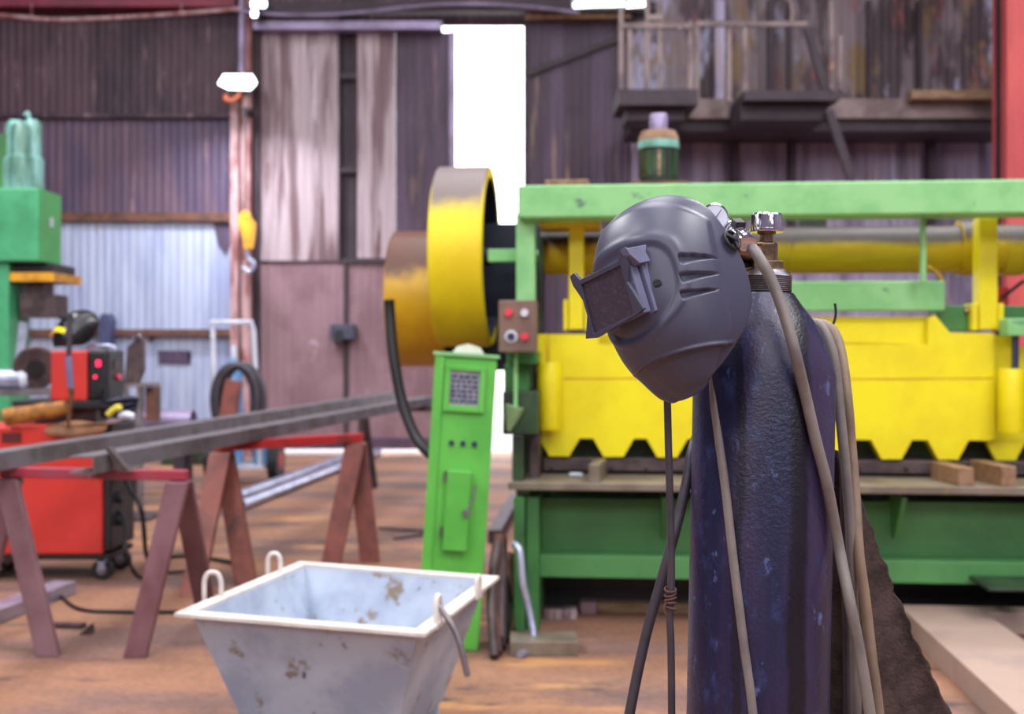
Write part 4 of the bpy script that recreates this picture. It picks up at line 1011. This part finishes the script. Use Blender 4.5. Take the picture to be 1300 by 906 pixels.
# motor on the beam
px_, _ = mp(836, 200, .55); z0 = mp(836, 235, .12)[1]
zz = lambda py: mp(836, py, .55)[1]
r_ = mp(862, 200, .55)[0] - px_
mo = MB().lathe([(r_ * .9, z0 - .0), (r_ * .92, zz(226)), (r_ * .92, zz(192)), (r_ * .98, zz(190))], 30, Matrix.Translation((px_, .55, 0))).build('motor', M_grn_dd, mach, smooth=35)
MB().lathe([(r_, zz(190) + .001), (r_ * 1.01, zz(188)), (r_ * 1.01, zz(182)), (r_, zz(180))], 30, Matrix.Translation((px_, .55, 0))).build('motor_cover', M_tealL, mo, smooth=35)
MB().lathe([(r_, zz(180) + .001), (r_ * .97, zz(174)), (r_ * .82, zz(167)), (r_ * .4, zz(165))], 30, Matrix.Translation((px_, .55, 0))).build('motor_dome', M_block, mo, smooth=35)
MB().lathe([(r_ * .45, zz(165)), (r_ * .45, zz(147)), (r_ * .4, zz(145))], 24, Matrix.Translation((px_, .55, 0))).build('motor_cap', M_lav, mo, smooth=35)
for k in range(14):
    a = 2 * pi * k / 14; MB().box((-.008, -r_ * .98, zz(226)), (.008, -r_ * .88, zz(193)), Matrix.Translation((px_, .55, 0)) @ Matrix.Rotation(a, 4, 'Z')).build('cooling_fin', M_brass if k in (0, 12) else M_grn_dd, mo)
mb(800, 230, 875, 235, .36, .75, 'motor_base', M_rust, bev=0)
# control box
cbx = mb(633, 381, 681, 447, -.02, .1, 'control_box', M_cbox)
for (px, py, m) in ((646, 397, M_btn_r), (666, 397, M_btn_w), (649, 427, M_btn_b), (666, 427, M_btn_r)):
    x, z = mp(px, py, -.02); MB().cyl((x, -.02, z), (x, -.045, z), .021, .018, seg=16).build('push_button', m, cbx, smooth=40)
x, z = mp(649, 427, -.02); MB().lathe([(.022, 0), (.033, 0), (.033, .006), (.022, .006)], 20, Matrix.Translation((x, -.021, z)) @ Matrix.Rotation(pi / 2, 4, 'X')).build('button_ring', M_btn_w, cbx)
# blocks on table
def loose(px0, py0, px1, py1, dep, name, label, m, skew=0):
    a = mp(px0, py0, .02); b_ = mp(px1, py1, .02)
    o = MB().box((-(b_[0] - a[0]) / 2, 0, 0), ((b_[0] - a[0]) / 2, dep, a[1] - zT)).build(name, m, bevel=.004)
    o.location = MR + EX * ((a[0] + b_[0]) / 2) + EY * .03 + Vector((0, 0, zT)); o.rotation_euler = (0, 0, RZ + skew); return tag(o, label, 'block', 'rusty blocks on the shear table')
loose(747, 590, 761, 612, .36, 'steel_block', 'greyish steel block on the table left of the hanging helmet', M_table, -.1)
loose(1217, 594, 1238, 612, .36, 'steel_block', 'rusty steel block on the table at right, farther from the frame edge', M_block, .12)
loose(1272, 592, 1292, 612, .36, 'steel_block', 'rusty steel block on the table at the right edge of the photo', M_block, .14)
o = MB().tube([Vector((0, 0, .012)), Vector((.03, .01, .014)), Vector((.07, -.005, .012))], .012).build('white_offcut', M_white, smooth=60); o.location = MR + EX * mp(722, 598, .2)[0] + EY * .25 + Vector((0, 0, zT)); tag(o, 'small white scrap on the table beside the greyish block', 'offcut')
# floor level: platform, bricks, planks
t = thing('steel_platform', 'grey brown steel floor platform with a rectangular pit at right', 'platform', MR, RZ)
zpl = .12
M_plat = mat('worn pinkish floor plate', S(164, 140, 126), .6, col2=S(140, 122, 116), scale=3, chip=[(S(186, 176, 172), .64, .74, 4, (1, 1, 1))], bump=.08)
def mfl(px, py):
    k = (zpl - CAMH) / (-(py - HY) / FPX); p = Vector((0, 0, CAMH)) + Vector(((px - 650) / FPX, 1, -(py - HY) / FPX)) * k - MR
    return (p.dot(EX), p.dot(EY))
A = mfl(1140, 767); B = mfl(1250, 776); C_ = mfl(1286, 812); E_ = mfl(1300, 775)
b = MB(); b.box((A[0], -1.9, 0), (B[0], A[1], zpl)); b.build('left_plate', M_plat, t, bevel=.004)
b = MB(); b.box((B[0] + .001, B[1] - .02, 0), (B[0] + 1.2, A[1], zpl)); b.build('back_plate', M_plat, t, bevel=.004)
b = MB(); b.box((B[0] + .001, -1.9, 0), (B[0] + 1.2, -.62, zpl)); b.build('front_plate', M_plat, t, bevel=.004)
b = MB(); b.box((B[0] + .001, -.619, 0.0), (B[0] + 1.2, B[1] - .021, .015)); b.build('pit_bottom', M_rust, t)
for (px0, py0, px1, py1, yl, dp, nm, m, lb) in ((737, 764, 757, 792, .45, .1, 'brick', M_gateL, 'pinkish brick under the shear, the taller of two'), (690, 776, 732, 788, .3, .12, 'brick', M_gateP, 'flat pale brick under the left end of the shear'), (735, 788, 880, 815, .5, .1, 'timber', M_wood, 'weathered timber lying under the shear bed')):
    a = mp(px0, py0, yl); b_ = mp(px1, py1, yl)
    o = MB().box((0, 0, 0), (b_[0] - a[0], dp, max(.05, a[1]))).build(nm, m, bevel=.004); o.location = MR + EX * a[0] + EY * yl; o.rotation_euler = (0, 0, RZ); tag(o, lb, nm)
o = MB().box((-.16, -.1, 0), (.16, .1, .07)).build('floor_slab', M_table, bevel=.005); o.location = floor_at(690, 826); tag(o, 'greyish slab on the floor at the foot of the shear leg', 'slab')
# grey hose by the machine leg
o = MB().tube([at(652, 690, 5.75), at(660, 700, 5.72), at(664, 740, 5.7), at(672, 775, 5.7), floor_at(678, 826) + Vector((0, 0, .02)), floor_at(660, 836) + Vector((0, 0, .02))], .018).build('grey_hose', M_galv, smooth=60); tag(rebase(o), 'pale grey hose hanging down the front leg of the shear', 'hose')
# scrap between cabinet and machine
rr_ = random.Random(4)
for k in range(11):
    a = floor_at(628 + k * 2.2, 838 - k * 4); top = at(632 + k * 1.6, 700 + rr_.uniform(-30, 40), 5.95 + .05 * k)
    o = MB().tube([a + Vector((0, 0, .015)), (a + top) / 2 + Vector((rr_.uniform(-.03, .03), rr_.uniform(-.03, .03), 0)), top], .022 + .008 * (k % 2), seg=8).build('rusty_bar', M_rust if k % 3 == 1 else M_hatch if k % 3 else M_die, smooth=60)
    tag(rebase(o), 'bent rusty bar leaning in the gap beside the green cabinet', 'bar', 'bent rusty bars by the green cabinet')
o = MB().bar(floor_at(628, 690) + Vector((0, 0, .05)), floor_at(655, 640) + Vector((0, 0, .05)), .1, .1).build('steel_rail', M_purl, bevel=.005); tag(rebase(o), 'dark steel rail on the floor behind the green cabinet', 'rail')

# ================================================================== green cabinet (leaning)
Dc = 5.62
base = Vector((gx(568, Dc), Dc, 0))
t = thing('control_cabinet', 'tall bright green control cabinet leaning in front of the flywheel', 'cabinet', base)
lean = math.radians(3.7); t.rotation_euler = (0, lean, math.radians(4))
H_ = 1.405; W_ = .295
MB().box((-W_ / 2, 0, 0.008), (W_ / 2, .2, H_)).build('housing', M_grn, t, bevel=.008)
MB().box((-W_ / 2 - .001, -.012, .01), (-W_ / 2 + .045, -.001, H_ - .005)).build('corner_strip', M_grn, t, bevel=.003)
MB().box((-W_ / 2 - .01, -.015, H_ + .001), (W_ / 2 + .01, .2, H_ + .016)).build('top_cover', M_grn_l, t)
def cx(px): return (px - 594) / FPX * Dc          # at the plate height
zc = lambda py: gz(py, Dc)
fr = MB(); z0, z1 = zc(522), zc(463)
for a, b_ in (((cx(568), z0), (cx(575), z1)), ((cx(613), z0), (cx(620), z1)), ((cx(575), z1 - .025), (cx(613), z1)), ((cx(575), z0), (cx(613), z0 + .03))): fr.box((a[0], -.02, a[1]), (b_[0], -.001, b_[1]))
fr.build('window_frame', M_grn, t, bevel=.003)
pl = MB().box((cx(575), -.008, z0 + .03), (cx(613), -.001, z1 - .025)).build('rating_plate', M_plate, t)
b = MB(); rr_ = random.Random(3)
for r in range(6):
    z = z0 + .045 + r * .023; x = cx(577)
    while x < cx(609):
        w_ = rr_.uniform(.008, .026); b.box((x, -.0105, z), (min(x + w_, cx(611)), -.0082, z + .012)); x += w_ + rr_.uniform(.005, .012)
b.build('louvre_slots', M_btn_b, pl)
for px in (571, 585.5, 600):
    x = (px - 583) / FPX * Dc; MB().cyl((x, -.001, zc(562)), (x, -.012, zc(562)), .013, seg=16).build('lamp_hole', M_btn_b, t, smooth=40)
hx0, hx1 = (566 - 578) / FPX * Dc, (594 - 578) / FPX * Dc
ht = MB().box((hx0 - .012, -.035, zc(698)), (hx1 - .0, -.001, zc(596))).build('hatch', M_grn, t, bevel=.006)
for py in (612, 682): MB().cyl((hx0 - .02, -.02, zc(py)), (hx0 - .02, -.02, zc(py - 14)), .008, seg=10).build('hinge', M_steel, ht, smooth=40)
MB().cyl((hx1 - .015, -.036, zc(648)), (hx1 - .015, -.055, zc(648)), .018, seg=16).build('latch', M_steel, ht, smooth=40)
MB().tube([(hx1 - .015, -.05, zc(648)), (hx1 + .01, -.05, zc(632)), (hx1 + .016, -.045, zc(612))], .006).build('latch_lever', M_steel, ht, smooth=60)
o = MB().prism([(-.07, 0), (.08, 0), (.06, .03), (.0, .045), (-.05, .03)], -.04, .05).build('dirt_lump', M_rim); 
c = at(592, 452, Dc + .08); o.location = (c.x, c.y, base.z + 0); o.rotation_euler = (0, lean, 0)
o.location = Vector((base.x + (H_ + .016) * math.sin(lean), Dc + .09, (H_ + .016) * math.cos(lean) + .001)); tag(o, 'pale lump of packing on top of the leaning green cabinet', 'packing')
# black cable by the flywheel
o = MB().tube([at(494, 380, 6.6), at(495, 400, 6.6), at(500, 455, 6.55), at(512, 515, 6.5), at(530, 558, 6.4), at(552, 580, 6.2), at(575, 590, 6.0)], .03, seg=12).build('power_cable', M_black, smooth=60); tag(rebase(o), 'thick black power cable curving from the drive pulley behind the cabinet', 'cable')

# ================================================================== gas cylinder (front)
Dg = 1.9
lean = .0195
cyl_base = Vector((.3775, Dg, .003))
t = thing('gas_cylinder', 'scuffed dark blue gas cylinder in front carrying the welding helmet', 'gas cylinder', cyl_base)
t.rotation_euler = (0, lean, 0)
R_ = .1125
def cz(py): return gz(py, Dg)
M_cyl = mat('scuffed navy cylinder paint', S(24, 28, 58), .3, col2=S(50, 40, 66), scale=5, stretch=(2.2, 2.2, .22), lo=.42, hi=.6,
            chip=[(S(44, 52, 92), .52, .68, 34, (1, 1, .6)), (S(22, 22, 36), .60, .70, 3.2, (2.4, 2.4, .12)), (S(92, 106, 150), .6, .72, 46, (1, 1, .6)), (S(150, 160, 186), .72, .76, 80, (1, 1, .7))], bump=.16, bump_scale=170, rough_var=.14,
            streak=[(.036, .020, S(18, 16, 26)), (-.055, .008, S(24, 22, 38))])
prof = [(.0, .0), (R_ * .85, 0), (R_ * .97, .015), (R_, .04), (R_, cz(478))]
for px, py in ((1052, 452), (1044, 430), (1031, 408), (1016, 388), (1006, 374)):
    prof.append(((px - 971) / FPX * Dg, cz(py)))
MB().lathe(prof, 96, cap=False).build('body', M_cyl, t, smooth=60)
nz0, nz1 = cz(373), cz(343)
pr = [(.03, nz0 - .004)]
nr = .0405; k = 0; z = nz0
while z < nz1 - .012:
    pr += [(nr, z), (nr + .0014, z + .0015), (nr, z + .003)]; z += .003
pr += [(nr - .001, nz1 - .010), (nr - .006, nz1 - .003), (nr - .014, nz1), (.012, nz1)]
MB().lathe(pr, 48).build('neck_ring', mat('worn neck steel', S(108, 102, 108), .35, .8, col2=S(84, 70, 66), scale=20), t, smooth=30)
vv = MB(); vv.box((-.024, -.02, nz1 - .002), (.024, .02, nz1 + .012)); 
vv.lathe([(.019, nz1), (.019, nz1 + .04), (.016, nz1 + .043)], 6); vv.lathe([(.011, nz1 + .04), (.011, nz1 + .055), (.0155, nz1 + .055), (.0155, cz(296))], 6)
vv.build('valve', M_brass, t, bevel=.0015)
vs = MB(); vs.cyl((0, 0, nz1 + .022), (-.05, -.012, nz1 + .026), .013, seg=16); vs.build('valve_outlet', M_brass, t, smooth=40)
kz0, kz1 = cz(297), cz(273)
kn = MB(); seg = 64; ring = []
pf = [(.0, kz0), (.026, kz0), (.0275, kz0 + .002), (.0275, kz0 + .005), (.0245, kz0 + .006), (.0245, kz1 - .003), (.022, kz1), (0.0, kz1)]
vs_, fs_ = [], []
for i, (r, z) in enumerate(pf):
    for k in range(seg):
        a = 2 * pi * k / seg; fl = 1 - (.06 if i in (4, 5) and (k % 8) in (0, 1) else 0); vs_.append((r * fl * math.cos(a), r * fl * math.sin(a), z))
for i in range(len(pf) - 1):
    for k in range(seg):
        fs_.append((i * seg + k, i * seg + (k + 1) % seg, (i + 1) * seg + (k + 1) % seg, (i + 1) * seg + k))
kn._add(vs_, fs_); bmesh.ops.remove_doubles(kn.bm, verts=kn.bm.verts[:], dist=1e-5)
kn.build('valve_knob', M_chrome, t, smooth=35)
# regulator behind the helmet
t = thing('regulator', 'gas regulator with round white gauge behind the helmet', 'regulator', at(935, 318, 1.92))
q = t.location
def rl(px, py, d_): return at(px, py, d_) - q
MB().cyl(rl(950, 322, 1.9), rl(925, 328, 1.95), .022, seg=20).build('body', M_dark, t, smooth=40)
MB().box(rl(934, 283, 1.92), rl(942, 300, 1.94)).build('yellow_tag', M_yel, t)
a = rl(908, 276, 1.89); ax = Vector((.35, -1, .15)).normalized()
Mg = Matrix.Translation(a) @ ax.to_track_quat('Z', 'Y').to_matrix().to_4x4()
MB().lathe([(.0, -.02), (.021, -.02), (.0235, -.01), (.0235, .003), (.021, .004)], 32, Mg, cap=False).build('gauge_case', M_chrome, t, smooth=40)
MB().lathe([(.0, .0015), (.0215, .0015), (.0215, .003), (0, .0032)], 32, Mg, cap=False).build('gauge_face', M_white, t, smooth=30)
MB().bar(a + ax * .004, a + ax * .004 + Vector((.008, 0, .012)), .0015, .001).build('gauge_needle', M_black, t)
MB().cyl(a - ax * .018, rl(928, 318, 1.94), .009, seg=12).build('gauge_stem', M_brass, t, smooth=40)
MB().box(rl(905, 318, 1.95), rl(920, 340, 1.98)).build('bracket', M_yel2, t)
# hoses at the front
def hug(pts, r):
    out = []
    for (px, py, d_) in pts:
        if 470 <= py:
            z = gz(py, 1.79); xa = .3775 + .0195 * z; x = gx(px, 1.79) - xa
            if abs(x) < R_ * .97: d_ = min(d_ + .08, 1.9 - math.sqrt(R_ * R_ - x * x) - r - .0015)
        out.append((px, py, d_))
    return out
def hose(name, label, pts, r, m, cat='hose', grp=None, seg=14):
    o = MB().tube([at(*p) for p in pts], r, seg=seg, sub=8).build(name, m, smooth=60); return tag(rebase(o), label, cat, grp)
main = [(926, 297, 1.88), (940, 303, 1.84), (953, 313, 1.81), (968, 334, 1.79), (982, 362, 1.785), (996, 400, 1.775), (1010, 450, 1.765), (1022, 500, 1.77), (1036, 560, 1.785), (1050, 615, 1.80), (1064, 690, 1.80), (1078, 760, 1.80), (1090, 820, 1.80), (1108, 930, 1.80), (1130, 1100, 1.8), (1150, 1400, 1.8), (1160, 1640, 1.80)]
o = hose('gas_hose', 'thick grey brown gas hose running from the regulator down the front right of the cylinder', hug(main, .0088), .0088, M_hose)
# clamp with ridges
t = thing('hose_clamp', 'silver ribbed clamp on the hose end beside the helmet knob', 'clamp', at(938, 299, 1.87))
q = t.location; pa_ = at(928, 290, 1.875) - q; pb_ = at(950, 309, 1.80) - q
axx = (pb_ - pa_); Mq = Matrix.Translation(pa_) @ axx.to_track_quat('Z', 'Y').to_matrix().to_4x4(); L_ = axx.length
pr = []
for k in range(7): z = k * L_ / 7; pr += [(.0105, z), (.0145, z + .002), (.0145, z + L_ / 7 - .003), (.0105, z + L_ / 7 - .001)]
MB().lathe(pr, 24, Mq).build('ribbed_band', M_chrome, t, smooth=30)
MB().box((-.008, -.008, L_ * .2), (.008, .022, L_ * .5), Mq).build('screw_housing', M_dark, t, bevel=.001)
hose('gas_hose', 'thin grey hose hanging from behind the helmet down the middle of the cylinder', hug([(903, 440, 1.80), (905, 470, 1.785), (907, 510, 1.78), (913, 560, 1.775), (921, 620, 1.772), (931, 710, 1.772), (944, 815, 1.772), (958, 930, 1.772), (975, 1200, 1.775), (985, 1650, 1.79)], .0068), .0068, M_hose)
hose('welding_cable', 'thin dark cable hanging straight down below the helmet chin', [(846, 470, 1.83), (847, 500, 1.83), (849, 580, 1.83), (852, 680, 1.83), (852, 745, 1.83), (850, 775, 1.83), (852, 830, 1.83), (853, 950, 1.83), (855, 1200, 1.83), (857, 1605, 1.86)], .0058, M_hosed, 'cable')
b = MB()
for k in range(5):
    c = at(851, 748 + k * 6, 1.83); ring = [c + Vector((.0085 * math.cos(a) , .0085 * math.sin(a), .003 * math.sin(a + k) )) for a in [2 * pi * i / 14 for i in range(14)]]
    b.tube(ring, .0018, seg=6, sub=1, closed=True)
b.tube([at(846, 764, 1.82), at(843, 772, 1.82), at(845, 780, 1.82)], .0016, seg=6)
o = b.build('tie_wire', M_rust, smooth=60); tag(rebase(o), 'rusty tie wire wrapped round the thin dark cable under the helmet', 'wire')
hose('gas_hose', 'dark grey hose slanting down to the left from behind the cylinder', [(884, 555, 1.95), (878, 575, 1.93), (872, 610, 1.92), (862, 655, 1.91), (850, 700, 1.90), (836, 750, 1.90), (818, 815, 1.90), (795, 930, 1.9), (760, 1150, 1.9), (735, 1570, 1.93)], .0085, M_hosed)
hose('gas_hose', 'tan hose hanging in a loop at the right of the cylinder, the outer one', [(1022, 440, 2.03), (1034, 416, 2.03), (1046, 412, 2.02), (1060, 424, 2.0), (1069, 455, 1.98), (1076, 510, 1.96), (1080, 560, 1.96), (1085, 620, 1.95), (1090, 700, 1.93), (1098, 760, 1.93), (1106, 830, 1.93), (1118, 940, 1.93), (1128, 1200, 1.93), (1135, 1555, 1.94)], .0088, M_hose2)
hose('gas_hose', 'tan hose hanging at the right of the cylinder, the inner one against it', [(1024, 420, 1.98), (1034, 410, 1.965), (1046, 420, 1.955), (1056, 445, 1.945), (1062, 480, 1.94), (1068, 540, 1.93), (1074, 600, 1.93), (1080, 680, 1.935), (1083, 760, 1.95), (1086, 830, 1.96), (1090, 1100, 1.97), (1095, 1530, 1.98)], .0085, M_hose)
hose('gas_hose', 'dark hose in shade just right of the cylinder behind the tan ones', [(1040, 440, 2.03), (1052, 450, 2.02), (1062, 490, 2.02), (1070, 560, 2.02), (1072, 640, 2.02), (1074, 760, 2.03), (1076, 900, 2.04), (1078, 1500, 2.05)], .008, M_hosed)
hose('hook_wire', 'bent dark wire hook sticking up beside the cylinder shoulder', [(1040, 425, 2.02), (1050, 417, 2.02), (1058, 410, 2.02), (1061, 398, 2.02), (1060, 385, 2.02)], .0022, M_black, 'wire', seg=8)
# felt sheet hanging behind the cylinder
b = MB()
Ledge = [(1040, 560), (1040, 640), (1040, 760), (1040, 900), (1040, 1200), (1040, 1495)]
Redge = [(1062, 575), (1092, 640), (1124, 720), (1165, 815), (1215, 930), (1300, 1200), (1345, 1495)]
def lerpl(A, t_):
    return crom([tuple(map(float, p)) for p in A], t_)
def felt(u, v):
    l = lerpl(Ledge, u); r = lerpl(Redge, u)
    py = l[1] + (r[1] - l[1]) * v; px = l[0] + (r[0] - l[0]) * v
    d_ = 2.06 + .025 * math.sin(v * 5 + u * 2) * (.3 + u) - .0 * v + .03 * u
    d_ = 2.045 + .018 * math.sin(v * 7 + u * 3) * (.25 + u) + .012 * u
    if v > .97: px += 2.5 * math.sin(u * 140) * .6 + 1.5 * math.sin(u * 61)
    return at(px, py, d_)
b.grid(felt, 90, 30)
o = b.build('felt_blanket', M_felt, smooth=80, solid=.008); tag(rebase(o), 'dark brown felt blanket hanging to the floor behind the right of the cylinder', 'blanket')

# ================================================================== fill lamps added overhead, out of view, for top light
for x in (-4.5, 3.5):
    for y in (0.5, 7.5):
        t = thing('added_fill_lamp', 'long white unseen lamp added high over the shop floor', 'lamp', (x, y, 7.2), 0, 'added fill lamps over the shop floor')
        MB().box((-.8, -.2, 0), (.8, .2, .06)).build('housing', M_white, t)
        MB().box((-.78, -.18, -.012), (.78, .18, -.001)).build('diffuser', M_tube, t)
        MB().box((-.02, -.02, .06), (.02, .02, ZC - 7.2)).build('hanger', M_steel, t)
        area('added_fill_light', (x, y, 7.17), (0, 0, 0), 1.5, .36, 260, (1, .97, 1))
